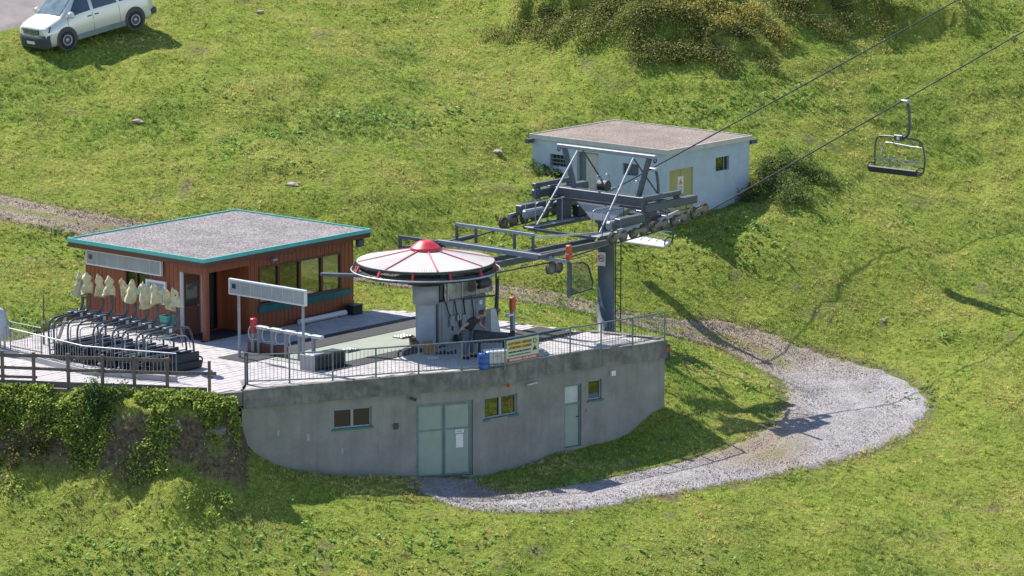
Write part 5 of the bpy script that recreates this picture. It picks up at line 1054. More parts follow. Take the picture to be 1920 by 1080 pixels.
# black seat pad being serviced on trestles
p = PY(922, 628, -0.75); t = thing('black_seat_pad', 'long black chair seat resting on trestles in front of the worker', 'seat', (p[0], p[1], 0), R(8))
MB().hexa([(-0.62, -0.22, 0.5), (0.62, -0.22, 0.5), (0.62, 0.22, 0.52), (-0.62, 0.22, 0.52), (-0.6, -0.18, 0.86), (0.6, -0.18, 0.70), (0.6, 0.2, 0.74), (-0.6, 0.2, 0.9)]).build('cushion', M['pad'], t)
MB().hexa([(0.6, -0.2, 0.52), (0.72, -0.2, 0.52), (0.72, 0.2, 0.54), (0.6, 0.2, 0.54), (0.6, -0.18, 0.7), (0.78, -0.18, 0.82), (0.78, 0.2, 0.84), (0.6, 0.2, 0.74)]).build('curled_end', M['pad'], t)
for x in (-0.42, 0.42):
    for y in (-0.2, 0.2): MB().beam((x, y * 1.3, 0), (x, y * 0.4, 0.5), 0.045).build('trestle_leg', M['dark_steel'], t)
    MB().beam((x, -0.2, 0.49), (x, 0.2, 0.49), 0.06).build('trestle_top', M['dark_steel'], t)

# ------------------------------------------------------------------ the worker
pf = np.array([-1.42, -1.12])
wkr = thing('person', 'person in dark t-shirt and grey trousers bending over the black seat pad', 'person', (pf[0], pf[1], 0))
def skinned(name, verts, edges, radii, m, parent, sub=2):
    me_ = bpy.data.meshes.new(name); me_.from_pydata(verts, edges, []); o = link(bpy.data.objects.new(name, me_)); o.parent = parent
    sk = o.modifiers.new('skin', 'SKIN'); sk.use_smooth_shade = True
    for i, r in enumerate(radii): r2 = r if isinstance(r, tuple) else (r, r); me_.skin_vertices[0].data[i].radius = r2; me_.skin_vertices[0].data[i].use_root = (i == 0)
    ss = o.modifiers.new('sub', 'SUBSURF'); ss.levels = sub; ss.render_levels = sub
    me_.materials.append(m); return o
# pelvis, spine, neck, head + limbs: one body
Bv = [(-0.12, 0.02, 0.95), (-0.02, 0.04, 1.14), (0.12, 0.07, 1.30), (0.24, 0.10, 1.39), (0.33, 0.13, 1.43),
      (-0.16, -0.10, 0.88), (-0.14, -0.15, 0.48), (-0.18, -0.17, 0.09), (-0.08, -0.2, 0.05),
      (-0.06, 0.14, 0.88), (0.06, 0.16, 0.48), (0.06, 0.18, 0.09), (0.18, 0.16, 0.05),
      (0.10, -0.12, 1.34), (-0.18, -0.26, 1.18), (-0.36, -0.22, 0.98),
      (0.24, 0.26, 1.30), (0.36, 0.34, 1.06), (0.55, 0.26, 0.97)]
Be = [(0, 1), (1, 2), (2, 3), (3, 4), (0, 5), (5, 6), (6, 7), (7, 8), (0, 9), (9, 10), (10, 11), (11, 12), (2, 13), (13, 14), (14, 15), (2, 16), (16, 17), (17, 18)]
Br = [(0.08, 0.075), (0.08, 0.075), (0.1, 0.09), 0.065, 0.06, 0.10, 0.07, 0.045, 0.04, 0.10, 0.07, 0.045, 0.04, 0.07, 0.05, 0.035, 0.07, 0.05, 0.035]
body = skinned('body', Bv, Be, Br, M['skin'], wkr)
skinned('shirt', [(-0.115, 0.025, 0.93), (0.0, 0.045, 1.16), (0.12, 0.07, 1.30), (0.20, 0.09, 1.37), (0.10, -0.12, 1.34), (-0.09, -0.21, 1.24), (0.24, 0.26, 1.30), (0.30, 0.31, 1.18)], [(0, 1), (1, 2), (2, 3), (2, 4), (4, 5), (2, 6), (6, 7)], [(0.20, 0.185), (0.19, 0.175), (0.205, 0.18), 0.095, 0.105, 0.082, 0.105, 0.082], M['shirt'], wkr)
skinned('trousers', [(-0.10, 0.025, 1.04), (-0.16, -0.10, 0.86), (-0.14, -0.15, 0.48), (-0.18, -0.17, 0.13), (-0.06, 0.14, 0.86), (0.06, 0.16, 0.48), (0.06, 0.18, 0.13)], [(0, 1), (1, 2), (2, 3), (0, 4), (4, 5), (5, 6)], [(0.185, 0.17), 0.14, 0.10, 0.08, 0.14, 0.10, 0.08], M['trousers'], wkr)
for x, y in ((-0.13, -0.185), (0.12, 0.17)): MB().bbox(x - 0.13, x + 0.12, y - 0.05, y + 0.05, 0.0, 0.1, 0.03).build('shoe', M['dark'], wkr)
hd = MB().lathe([(0.0, -0.125), (0.055, -0.115), (0.085, -0.05), (0.097, 0.02), (0.095, 0.07), (0.07, 0.11), (0.0, 0.13)], (0.41, 0.15, 1.49), 18, True, (0.55, 0.15, 0.85)).build('head', M['skin'], wkr)
MB().lathe([(0.102, 0.0), (0.106, 0.06), (0.08, 0.125), (0.0, 0.145)], (0.385, 0.14, 1.50), 18, True, (0.1, -0.05, 0.95)).build('hair', M['hair'], wkr)
MB().hexa([(0.50, 0.14, 1.45), (0.53, 0.16, 1.45), (0.51, 0.19, 1.45), (0.49, 0.17, 1.45), (0.495, 0.15, 1.49), (0.51, 0.16, 1.5), (0.5, 0.175, 1.5), (0.485, 0.17, 1.49)]).build('nose', M['skin'], hd)
MB().lathe([(0.0, 0.012), (0.025, 0.01), (0.03, 0.0), (0.02, -0.01)], (0.40, 0.055, 1.485), 8, True, (0, -1, 0)).build('ear', M['skin'], hd)
def hand(o, d, parent):   # palm and five fingers
    o = V(o); d = V(d).normalized(); s = d.cross(Vector((0, 0, 1))).normalized(); up = s.cross(d)
    pm_ = MB(); pm_.beam(o, o + d * 0.085, 0.075, 0.03)
    for k, l in enumerate((0.065, 0.078, 0.072, 0.055)):
        b = o + d * 0.08 + s * (-0.028 + 0.019 * k); pm_.tube([b, b + d * l * 0.55 - up * 0.008, b + d * l - up * 0.035], [0.0095, 0.009, 0.007], 6)
    b = o + d * 0.025 - s * 0.036; pm_.tube([b, b + d * 0.03 - s * 0.025, b + d * 0.06 - s * 0.03 - up * 0.012], [0.011, 0.01, 0.008], 6)
    pm_.build('hand', M['skin'], parent)
hand((-0.36, -0.22, 0.985), (-0.35, 0.1, -0.8), wkr); hand((0.54, 0.265, 0.972), (0.95, -0.2, -0.35), wkr)

# ------------------------------------------------------------------ pale blue transformer hut
bh = thing('blue_hut', 'pale blue plastered flat-roofed hut on the slope behind the lift tower', 'hut', (BO[0], BO[1], 1.0), A)
ZR = 4.28 - 1.0
b1 = MB(); at1, _ = skin_wall(b1, [(0, 6.8), (0, 0)], -1.6, ZR - 0.1, [(6.8 - 5.9, 6.8 - 5.05, 2.16, 2.62), (6.8 - 4.5, 6.8 - 3.4, 0.4, 2.85), (6.8 - 2.2, 6.8 - 1.4, 2.16, 2.62)], 0.18); b1.build('wall', M['blue_plaster'], bh)
b1 = MB(); skin_wall(b1, [(0, 0), (5.2, 0)], -0.12, ZR - 0.1, [(0.16, 1.62, 0.15, 2.5), (3.05, 3.9, 2.14, 2.68)], 0.12); b1.build('wall', M['blue_plaster'], bh)
b1 = MB(); skin_wall(b1, [(5.2, 0), (5.2, 6.8), (0, 6.8)], -1.0, ZR - 0.1, []); b1.build('wall', M['blue_plaster'], bh)
MB().box(0.05, 5.27, -0.07, 0.05, -1.6, -0.118).build('plinth', M['blue_base'], bh); MB().hexa([(1.6, -0.06, -0.2), (5.22, -0.06, -0.2), (5.22, -0.003, -0.2), (1.6, -0.003, -0.2), (1.6, -0.06, 0.3), (5.22, -0.06, 0.72), (5.22, -0.003, 0.72), (1.6, -0.003, 0.3)]).build('plinth', M['blue_base'], bh)
rf = MB().box(-0.03, 5.23, -0.03, 6.83, ZR - 0.1, ZR + 0.02).build('roof', M['roof_gravel2'], bh)
for a in [(-0.08, 5.28, -0.08, -0.032), (-0.08, 5.28, 6.832, 6.88), (-0.08, -0.032, -0.03, 6.83), (5.232, 5.28, -0.03, 6.83)]: MB().box(*a, ZR - 0.13, ZR + 0.055).build('roof_edge', M['cream'], rf)
bwall = Wall((0, 0), (0, 1), (-1, 0)); bright = Wall((0, 0), (1, 0), (0, -1))
for k, (u0, u1) in enumerate([(5.05, 5.9), (1.4, 2.2)]):
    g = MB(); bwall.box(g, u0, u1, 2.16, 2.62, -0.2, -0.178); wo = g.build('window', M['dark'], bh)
    if k == 0:
        for q in range(1, 5): f = MB(); bwall.box(f, u0 + q * 0.17 - 0.01, u0 + q * 0.17 + 0.01, 2.165, 2.615, -0.06, -0.04); f.build('bar', M['rail'], wo)
        for z in (2.3, 2.45): f = MB(); bwall.box(f, u0, u1, z - 0.01, z + 0.01, -0.06, -0.045); f.build('bar', M['galv'], wo)
    else: f = MB(); bwall.box(f, u0 + 0.02, u1 - 0.02, 2.18, 2.6, -0.12, -0.11); f.build('shutter', M['steel'], wo)
g = MB(); bwall.box(g, 3.4, 4.5, 0.4, 2.85, -0.22, -0.178); do = g.build('door_reveal', M['rail'], bh); f = MB(); bwall.box(f, 3.45, 4.12, 0.42, 2.8, -0.17, -0.12); dl = f.build('door', M['cream'], do); f = MB(); bwall.box(f, 4.0, 4.06, 1.5, 1.54, -0.12, -0.07); f.build('door_handle', M['dark_steel'], dl)
g = MB(); bright.box(g, 0.165, 1.615, 0.155, 2.495, -0.1, -0.05); yd = g.build('yellow_door', M['yellow_door'], bh); f = MB(); bright.box(f, 0.885, 0.895, 0.16, 2.49, -0.05, -0.046); f.build('door_joint', M['brown_ink'], yd)
f = MB(); bright.box(f, 0.72, 1.08, 1.55, 2.2, -0.049, -0.04); sgn2 = f.build('warning_sign', M['white'], yd)
MB().add([bright.p(0.77, 1.88, -0.037), bright.p(1.03, 1.88, -0.037), bright.p(0.9, 2.14, -0.037)], [(0, 1, 2)]).build('warning_triangle', M['sign_orange'], sgn2)
MB().add([bright.p(0.86, 1.90, -0.034), bright.p(0.94, 1.98, -0.034), bright.p(0.89, 1.99, -0.034), bright.p(0.92, 2.08, -0.034), bright.p(0.86, 1.97, -0.034), bright.p(0.9, 1.97, -0.034)], [(0, 1, 2, 3, 4, 5)]).build('lightning_bolt', M['ink'], sgn2)
for k in range(4): f = MB(); bright.box(f, 0.77, 1.02, 1.8 - k * 0.06, 1.82 - k * 0.06, -0.04, -0.037); f.build('print_line', M['ink'], sgn2)
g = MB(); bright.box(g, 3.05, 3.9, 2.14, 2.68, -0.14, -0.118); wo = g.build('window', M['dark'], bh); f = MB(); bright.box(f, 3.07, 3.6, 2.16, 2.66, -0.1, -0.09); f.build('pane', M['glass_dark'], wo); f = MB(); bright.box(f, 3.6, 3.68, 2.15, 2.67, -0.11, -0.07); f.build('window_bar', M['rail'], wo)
MB().box(-0.4, -0.08, 6.65, 6.83, ZR - 0.28, ZR - 0.12).build('gutter_spout', M['steel'], bh); MB().box(5.28, 5.65, -0.05, 0.12, ZR - 0.3, ZR - 0.14).build('gutter_spout', M['steel'], bh)

# ------------------------------------------------------------------ wooden fence, yard railing, covered machine at the left
fp = [(-52, 721), (6, 722), (64, 724), (129, 727), (192, 729), (253, 731), (314, 733)]
fpts = [PZ(*p, 0) for p in fp]
wf = thing('wooden_fence', 'weathered grey wooden post and rail fence along the bank below the parked chairs', 'fence', (fpts[0][0], fpts[0][1], 0))
for i, p in enumerate(fpts):
    ln = rr_.uniform(-0.03, 0.03); MB().hexa([(p[0] + a + (ln if z > 1 else 0), p[1] + b, z) for z in (-0.3, 1.13 + rr_.uniform(-0.03, 0.03)) for a, b in ((-0.055, -0.05), (0.055, -0.05), (0.055, 0.05), (-0.055, 0.05))]).build('post', M['grey_wood'], wf, True)
for i in range(len(fpts) - 1):
    a, b = fpts[i], fpts[i + 1]
    for z, w in [(1.0, 0.11), (0.58, 0.1)] + ([(0.28, 0.09)] if i < 2 else []):
        j = rr_.uniform(-0.03, 0.03); MB().beam((a[0] - 0.1, a[1] + 0.075, z + j), (b[0] + 0.1, b[1] + 0.075, z - j), 0.035, w).build('rail', M['grey_wood'], wf, True)
    MB().beam((a[0], a[1] - 0.075, 0.1), (b[0], b[1] - 0.075, 0.1), 0.04, 0.2).build('kick_board', M['grey_wood'], wf, True)
a, b = fpts[-1], PZ(400, 735, 0); MB().beam((a[0], a[1] + 0.08, 0.58), (b[0] + 0.1, b[1] + 0.08, 0.6), 0.035, 0.11).build('rail', M['grey_wood'], wf, True); MB().beam((a[0] + 0.06, a[1] - 0.07, 0.08), (b[0] - 0.2, b[1] - 0.05, 0.08), 0.04, 0.16).build('kick_board', M['grey_wood'], wf, True)
p = PZ(393, 736, 0); sp_ = thing('fence_post', 'single wooden post at the right end of the fence near the terrace corner', 'post', p); MB().bbox(-0.05, 0.05, -0.05, 0.05, -0.2, 1.05, 0.012).build('post', M['grey_wood'], sp_); MB().beam((-0.05, 0.06, 0.5), (0.12, 0.06, 0.5), 0.03, 0.08).build('rail_stub', M['grey_wood'], sp_)
lw = [PZ(-40, 650, 0), PZ(20, 667, 0), PZ(157, 701, 0), PZ(245, 709, 0), PZ(331, 716, 0)]
low = thing('yard_kerb', 'low pale concrete kerb wall in front of the parked chairs', 'wall', (lw[1][0], lw[1][1], 0))
for a, b in zip(lw[:-1], lw[1:]): MB().beam((a[0], a[1], 0.06), (b[0], b[1], 0.06), 0.16, 0.26).build('kerb_block', M['paver'], low, True)
yr = thing('yard_railing', 'thin grey steel railing on the kerb in front of the parked chairs', 'railing', (lw[1][0], lw[1][1], 0))
bal2 = MB().box(-0.006, 0.006, -0.006, 0.006, 0.2, 0.92).mesh('baluster', M['galv'])
for i, (a, b) in enumerate(zip(lw[:-1], lw[1:])):
    MB().tube([(a[0], a[1], 0.18), (a[0], a[1], 0.95)], 0.02, 6).build('post', M['rail'], yr, True)
    MB().tube([(a[0], a[1], 0.95), (b[0], b[1], 0.95)], 0.02, 6).build('handrail', M['galv'], yr, True); MB().tube([(a[0], a[1], 0.25), (b[0], b[1], 0.25)], 0.014, 6).build('bottom_rail', M['rail'], yr, True)
    nb = int(np.hypot(b[0] - a[0], b[1] - a[1]) / 0.14)
    for k in range(1, nb): c = a + (b - a) * k / nb; inst('baluster', bal2, yr, (c[0] - lw[1][0], c[1] - lw[1][1], 0))
MB().tube([(lw[-1][0], lw[-1][1], 0.18), (lw[-1][0], lw[-1][1], 0.95)], 0.02, 6).build('post', M['rail'], yr, True)
yr2 = thing('side_railing', 'short grey railing at the left edge between grass and parked chairs', 'railing', tuple(PZ(20, 655, 0)))
a, b = PZ(20, 656, 0), PZ(78, 668, 0)
for p in (a, b): MB().tube([(p[0], p[1], 0), (p[0], p[1], 0.98)], 0.022, 6).build('post', M['rail'], yr2, True)
for z in (0.98, 0.14): MB().tube([(a[0], a[1], z), (b[0], b[1], z)], 0.02, 6).build('rail', M['rail'], yr2, True)
for k in range(1, 11): c = a + (b - a) * k / 11; inst('baluster', bal2, yr2, (c[0] - a[0], c[1] - a[1], 0))
p = PZ(4, 662, 0); sn = thing('covered_machine', 'pale grey tarpaulin hood on a stand at the left picture edge', 'machine', p)
vs = []; nn = 18
for j, (r, z) in enumerate([(0.0, 1.58), (0.1, 1.56), (0.19, 1.46), (0.25, 1.25), (0.28, 1.0), (0.31, 0.75), (0.33, 0.6)]):
    for k in range(nn): a = 2 * math.pi * k / nn; rr2 = r * (1 + 0.08 * math.sin(4 * a + j)); vs.append((rr2 * math.cos(a) * 1.1 - 0.08, rr2 * math.sin(a), z + (0.05 * math.sin(2 * a) if j == 6 else 0)))
MB().add(vs, [(j * nn + k, (j + 1) * nn + k, (j + 1) * nn + (k + 1) % nn, j * nn + (k + 1) % nn) for j in range(6) for k in range(nn)], True).build('tarpaulin', M['tarp'], sn)
for x, y in ((0.12, -0.1), (-0.3, -0.1), (-0.1, 0.2)): MB().tube([(x * 0.6, y * 0.6, 0.75), (x, y, 0)], 0.035, 8).build('leg', M['galv'], sn)
p = PZ(82, 646, 0); t = thing('marker_pole', 'thin wooden pole standing behind the leftmost parked chair', 'pole', p); MB().tube([(0, 0, -0.2), (0.02, 0, 1.75)], [0.035, 0.025], 8).build('pole', M['grey_wood'], t); MB().lathe([(0.05, 0.75), (0.07, 0.8), (0.05, 0.86)], n=10).build('insulator', M['galv'], t)
p = PZ(108, 640, 0); t = thing('leaning_plank', 'brown plank leaning behind the two leftmost parked chairs', 'plank', p); MB().beam((0, 0.1, 0), (0.32, 0.5, 0.95), 0.12, 0.035).build('plank', M['grey_wood'], t); MB().beam((-0.02, 0.06, 0.0), (0.16, 0.06, 0.02), 0.05, 0.04).build('foot_block', M['grey_wood'], t)

# ------------------------------------------------------------------ van
VS = [(0.00, .30, .45, .80, .93, .70, .70, .58), (0.05, .24, .42, .86, .99, .86, .86, .70), (0.20, .22, .40, .93, 1.05, .93, .93, .80), (0.50, .22, .38, 1.02, 1.14, .95, .95, .84), (0.82, .22, .38, 1.08, 1.23, .95, .95, .83), (1.20, .22, .38, 1.11, 1.55, .95, .95, .77),
      (1.58, .22, .38, 1.13, 1.86, .95, .95, .73), (2.0, .22, .38, 1.14, 1.96, .95, .95, .74), (3.2, .22, .38, 1.14, 1.99, .95, .95, .75), (4.6, .24, .40, 1.13, 1.96, .95, .94, .75), (4.86, .28, .45, 1.11, 1.88, .93, .91, .71), (4.94, .36, .52, 1.05, 1.6, .86, .84, .64)]
pv = PY(128, 88, 28.7); rvv = PY(258, 50, 30.6)
vdir = Vector((0.77, 0.64)); yaw = math.atan2(vdir.y, vdir.x)
zf = gz(pv[0], pv[1]); vx0 = (pv[0] - 0.92 * vdir.x - 0.6 * vdir.y * -1 * 0, pv[1])
van = thing('parked_van', 'silver-beige van parked at the roadside in the upper left corner', 'van', (0, 0, 0), 0)
def vsec(x, y0=None):
    for a, b in zip(VS[:-1], VS[1:]):
        if a[0] <= x <= b[0]: t = (x - a[0]) / (b[0] - a[0]); return [a[i] + (b[i] - a[i]) * t for i in range(8)]
    return list(VS[-1])
rings = []
xsv = sorted(set([s_[0] for s_ in VS] + [0.02, 0.12, 0.35, 0.66, 1.0, 1.4, 1.8, 2.6, 4.0]))
for x in xsv:
    _, zb, zs_, zl, zt, ws1, wb1, wt1 = vsec(x)
    half = [(ws1 - 0.08, zb), (ws1, zs_), (wb1 + 0.01, (zs_ + zl) / 2), (wb1, zl), (wt1 + (wb1 - wt1) * 0.12, zt - 0.09 * min(1, (zt - zl) * 3)), (wt1 * 0.9, zt - 0.015), (wt1 * 0.5, zt + 0.01), (0, zt + 0.02)]
    rings.append([(x, -y, z) for y, z in half] + [(x, y, z) for y, z in half[-2::-1]])
vv = [p for r in rings for p in r]; m_ = len(rings[0])
vf = [(i * m_ + k, i * m_ + k + 1, (i + 1) * m_ + k + 1, (i + 1) * m_ + k) for i in range(len(rings) - 1) for k in range(m_ - 1)] + [tuple(range(m_))[::-1], tuple(range((len(rings) - 1) * m_, len(rings) * m_))] + [(i * m_, (i + 1) * m_, (i + 1) * m_ + m_ - 1, i * m_ + m_ - 1) for i in range(len(rings) - 1)]
bd = MB().add(vv, vf, True).build('body', M['car_paint'], van)
def vside(x, t, s, off=0.008):
    _, zb, zs_, zl, zt, ws1, wb1, wt1 = vsec(x); top = wt1 + (wb1 - wt1) * 0.12; ztt = zt - 0.09 * min(1, (zt - zl) * 3)
    return (x, s * (wb1 + (top - wb1) * t + off), zl + (ztt - zl) * t)
for s in (-1, 1):
    for x0, x1, xt0 in [(1.08, 2.1, 1.58), (2.24, 3.3, 2.24), (3.42, 4.62, 3.42)]:
        n = 6; vs = []
        for i in range(n + 1):
            for t in (0.08, 0.92):
                xa = (x0 if t < 0.5 else xt0); vs.append(vside(xa + (x1 - xa) * i / n, t, s))
        fs = [(2 * i, 2 * i + 2, 2 * i + 3, 2 * i + 1) for i in range(n)]; MB().add(vs, fs, True).build('side_window', M['car_glass'], bd)
    for x in (1.05, 2.17, 3.36): MB().box(x - 0.006, x + 0.006, s * 0.955 - 0.004, s * 0.955 + 0.004, 0.42, 1.1).build('door_seam', M['car_trim'], bd)
    for x in (2.02, 2.34): MB().bbox(x - 0.09, x + 0.09, s * 0.97 - 0.02, s * 0.97 + 0.02, 0.98, 1.02, 0.01).build('door_handle', M['car_trim'], bd)
    MB().box(1.36, 3.54, s * 0.957 - 0.008, s * 0.957 + 0.008, 0.24, 0.44).build('side_skirt', M['rail'], bd)
    for x in (0.90, 4.0):
        MB().lathe([(0.45, -0.02), (0.45, 0.008), (0.0, 0.008)], (x, s * 0.958, 0.40), 24, False, (0, s, 0)).build('wheel_arch', M['car_trim'], bd)
        w_ = MB().lathe([(0.20, 0.0), (0.33, 0.0), (0.345, 0.02), (0.345, 0.18), (0.33, 0.2), (0.20, 0.2)], (x, s * 0.775, 0.345), 28, True, (0, s, 0)).build('wheel', M['tyre'], van)
        MB().lathe([(0.215, 0.17), (0.2, 0.21), (0.17, 0.19), (0.08, 0.18), (0.06, 0.205), (0.0, 0.205)], (x, s * 0.775, 0.345), 20, True, (0, s, 0)).build('rim', M['galv'], w_)
    mr_ = MB().bbox(1.02, 1.22, s * 1.12 - 0.12, s * 1.12 + 0.12, 1.14, 1.37, 0.05).build('mirror', M['car_paint'], van); MB().beam((1.12, s * 0.93, 1.14), (1.12, s * 1.05, 1.2), 0.06).build('mirror_arm', M['car_trim'], mr_)
    hl_ = MB().hexa([(-0.02, s * 0.50, 0.78), (0.16, s * 0.95, 0.80), (0.36, s * 0.90, 0.80), (0.2, s * 0.48, 0.78), (-0.01, s * 0.50, 0.93), (0.24, s * 0.955, 0.99), (0.40, s * 0.90, 0.99), (0.2, s * 0.48, 0.93)]).build('headlight', M['car_trim'], bd); MB().hexa([(-0.03 + 0.1 * q, s * (0.60 + 0.25 * q), 0.82) for q in (0, 1)] + [(0.16, s * 0.85, 0.82), (0.1, s * 0.6, 0.82)] + [(-0.025 + 0.11 * q, s * (0.60 + 0.25 * q), 0.93) for q in (0, 1)] + [(0.16, s * 0.85, 0.93), (0.1, s * 0.6, 0.93)]).build('lamp', M['lamp_glass'], hl_)
    MB().hexa([(0.03, s * 0.55, 0.36), (0.10, s * 0.78, 0.36), (0.14, s * 0.78, 0.36), (0.1, s * 0.55, 0.36), (0.03, s * 0.55, 0.42), (0.10, s * 0.78, 0.42), (0.14, s * 0.78, 0.42), (0.1, s * 0.55, 0.42)]).build('fog_lamp', M['lamp_glass'], bd)
bp_ = []
for i in range(13):
    y = -0.965 + 1.93 * i / 12; x = -0.08 + 0.26 * abs(y / 0.965) ** 7; bp_ += [(x, y, 0.22), (x - 0.02, y, 0.55), (x + 0.0, y, 0.68), (x + 0.14, y, 0.71)]
MB().add(bp_, [(4 * i + k, 4 * i + 4 + k, 4 * i + 5 + k, 4 * i + 1 + k) for i in range(12) for k in range(3)], True).build('front_bumper', M['car_trim'], van)
MB().bbox(4.72, 5.04, -0.96, 0.96, 0.36, 0.62, 0.06).build('rear_bumper', M['car_trim'], van)
for z in (0.76, 0.82, 0.88): MB().box(-0.035, 0.01, -0.5, 0.5, z, z + 0.02).build('grille_bar', M['chrome'], bd)
MB().box(-0.02, 0.03, -0.52, 0.52, 0.72, 0.92).build('grille', M['car_trim'], bd)
em = MB().lathe([(0.085, 0), (0.085, 0.012), (0.068, 0.012), (0.068, 0)], (-0.036, 0, 0.83), 20, False, (-1, 0, 0)).build('emblem', M['chrome'], bd)
for a, b in [((-0.05, 0.80), (-0.022, 0.765)), ((0.05, 0.80), (0.022, 0.765)), ((-0.022, 0.765), (0, 0.80)), ((0.022, 0.765), (0, 0.80)), ((-0.05, 0.76), (-0.025, 0.71)), ((0.05, 0.76), (0.025, 0.71)), ((-0.025, 0.71), (0, 0.75)), ((0.025, 0.71), (0, 0.75))]: MB().beam((-0.045, a[0], a[1] + 0.07), (-0.045, b[0], b[1] + 0.07), 0.01, 0.01).build('emblem_stroke', M['chrome'], em)
MB().box(-0.1, -0.085, -0.26, 0.26, 0.36, 0.47).build('number_plate', M['white'], van)
wsv = []
for i in range(7):
    x = 0.84 + 0.72 * i / 6; r = vsec(x); 
    for y in np.linspace(-0.92, 0.92, 7): wsv.append((x - 0.008, y * (r[7] * 0.98), r[4] + 0.022 - (0.02 if abs(y) > 0.9 else 0.0)))
MB().add(wsv, [(i * 7 + k, i * 7 + k + 1, (i + 1) * 7 + k + 1, (i + 1) * 7 + k) for i in range(6) for k in range(6)], True).build('windscreen', M['windscreen'], bd)
for y in (-0.5, 0.15): MB().tube([(0.87, y, 1.30), (0.97, y + 0.5, 1.39)], 0.012, 5).build('wiper', M['car_trim'], bd)
MB().box(0.83, 0.87, -0.75, 0.75, 1.235, 1.262).build('cowl', M['car_trim'], bd)
# set the van on the slope
fx = np.array([pv[0], pv[1]]); ax = np.array([vdir.x, vdir.y]); sd_ = np.array([vdir.y, -vdir.x])   # near side to the right
VSC = 1.1; front_axle = fx - sd_ * 0.9 * VSC; rear_axle = front_axle + ax * 3.1 * VSC
zfa = float(np.mean(ground(np.array([front_axle[0], fx[0]]), np.array([front_axle[1], fx[1]])))); zra = gz(*rear_axle)
zra = 0.5 * zra + 0.5 * PY(258, 50, rear_axle[1] - 0.6)[2]
pit = math.atan2(zra - zfa, 3.1 * VSC)
xv = Vector((ax[0] * math.cos(pit), ax[1] * math.cos(pit), math.sin(pit))); yv = Vector((-ax[1], ax[0], 0)); zv = xv.cross(yv)
mwv = Matrix((xv, yv, zv)).transposed().to_4x4(); org = Vector((front_axle[0], front_axle[1], zfa + 0.03)) - xv * 0.90 * VSC; mwv.translation = org
van.matrix_world = mwv @ Matrix.Scale(VSC, 4)

# ------------------------------------------------------------------ grass, weeds, shrubs, stones
def scatter(n, x0, x1, y0, y1, g):
    x = g.uniform(x0, x1, n); y = g.uniform(y0, y1, n); z = ground(x, y); px, py = project(x, y, z)
    k = (px > -160) & (px < 2080) & (py > -130) & (py < 1180); k &= ~inpoly(x, y, TERR) & ~inpoly(x, y, BLUE)
    return x[k], y[k], z[k], px[k], py[k]
g = np.random.default_rng(11)
x, y, z, px, py = scatter(420000, -22, 25, -15, 44, g)
tb, tl = track_dist(x, y); rb = road_dist(x, y)
keep = (rb > 0.05 + 0.3 * g.random(len(x))) & ((tb > -0.15 + 0.35 * (g.random(len(x)) - 0.5) + 0.9 * (fbm(x, y, 1.1, 15, 3) - 0.5)) | ((px < 1480) & (px > 600) & (py < 700) & (tl < 0.3 + 0.25 * (fbm(x, y, 0.8, 3, 2) - 0.5)) & (g.random(len(x)) < 0.75)))
hf = fbm(x, y, 6.0, 53, 2); keep &= (hf > 0.42) | (g.random(len(x)) < 0.45)
patch = fbm(x, y, 0.9, 21, 4); keep &= ~((patch > 0.735) & (g.random(len(x)) < 0.8))
eb = (-5.85 - (x + 16.8) * 0.171) - y; bankm = (x < -8.6) & (eb > 0.85) & (eb < 1.9); keep &= ~(bankm & (g.random(len(x)) < 0.7))
x, y, z, px, py = [a[keep] for a in (x, y, z, px, py)]
lush = fbm(x, y, 0.28, 31, 4); dry = fbm(x, y, 0.55, 41, 4); clump = fbm(x, y, 6.0, 53, 2)
n = len(x); NB = 5
tb_, _ = track_dist(x, y); base = np.stack([x, y, z - 0.01 + np.where(tb_ < -0.05, 0.055, 0)], -1)
hgt = (0.03 + 0.07 * np.clip((clump - 0.4) * 2.6, 0, 1) + 0.05 * np.clip((lush - 0.55) * 5, 0, 1)) * g.uniform(0.7, 1.3, n)
cg = np.array([0.265, 0.325, 0.058]); cy = np.array([0.43, 0.365, 0.125]); cd = np.array([0.14, 0.24, 0.045])
tD = np.clip((dry - 0.43) * 5, 0, 1)[:, None]; tL = np.clip((lush - 0.5) * 5, 0, 1)[:, None]
colr = cg * (1 - tD) + cy * tD; colr = colr * (1 - 0.7 * tL) + cd * 0.7 * tL; colr = colr * g.uniform(0.7, 1.45, (n, 1)) * np.where(g.random((n, 1)) < 0.17, 0.34, 1.06) * (0.95 + 0.2 * np.clip((clump - 0.4) * 2.6, 0, 1))[:, None]
allv = np.empty((n, NB, 3, 3), np.float32); allc = np.empty((n, NB, 3), np.float32)
for b in range(NB):
    a = g.uniform(0, 2 * math.pi, n); ln = hgt * g.uniform(0.6, 1.15, n); sp2 = g.uniform(0.25, 1.0, n) * ln; wd2 = g.uniform(0.008, 0.018, n)
    dx, dy = np.cos(a), np.sin(a); o = base + np.stack([g.normal(0, 0.035, n), g.normal(0, 0.035, n), np.zeros(n)], -1)
    allv[:, b, 0] = o + np.stack([-dy * wd2, dx * wd2, 0 * a], -1); allv[:, b, 1] = o - np.stack([-dy * wd2, dx * wd2, 0 * a], -1); allv[:, b, 2] = o + np.stack([dx * sp2, dy * sp2, ln], -1)
    allc[:, b] = colr * g.uniform(0.85, 1.2, (n, 1))
tag(link(bpy.data.objects.new('meadow_grass', tri_mesh('meadow_grass', allv.reshape(-1, 3), allc.reshape(-1, 3), M['grass']))), 'short sunlit green meadow grass covering the slopes', 'grass', kind='stuff')
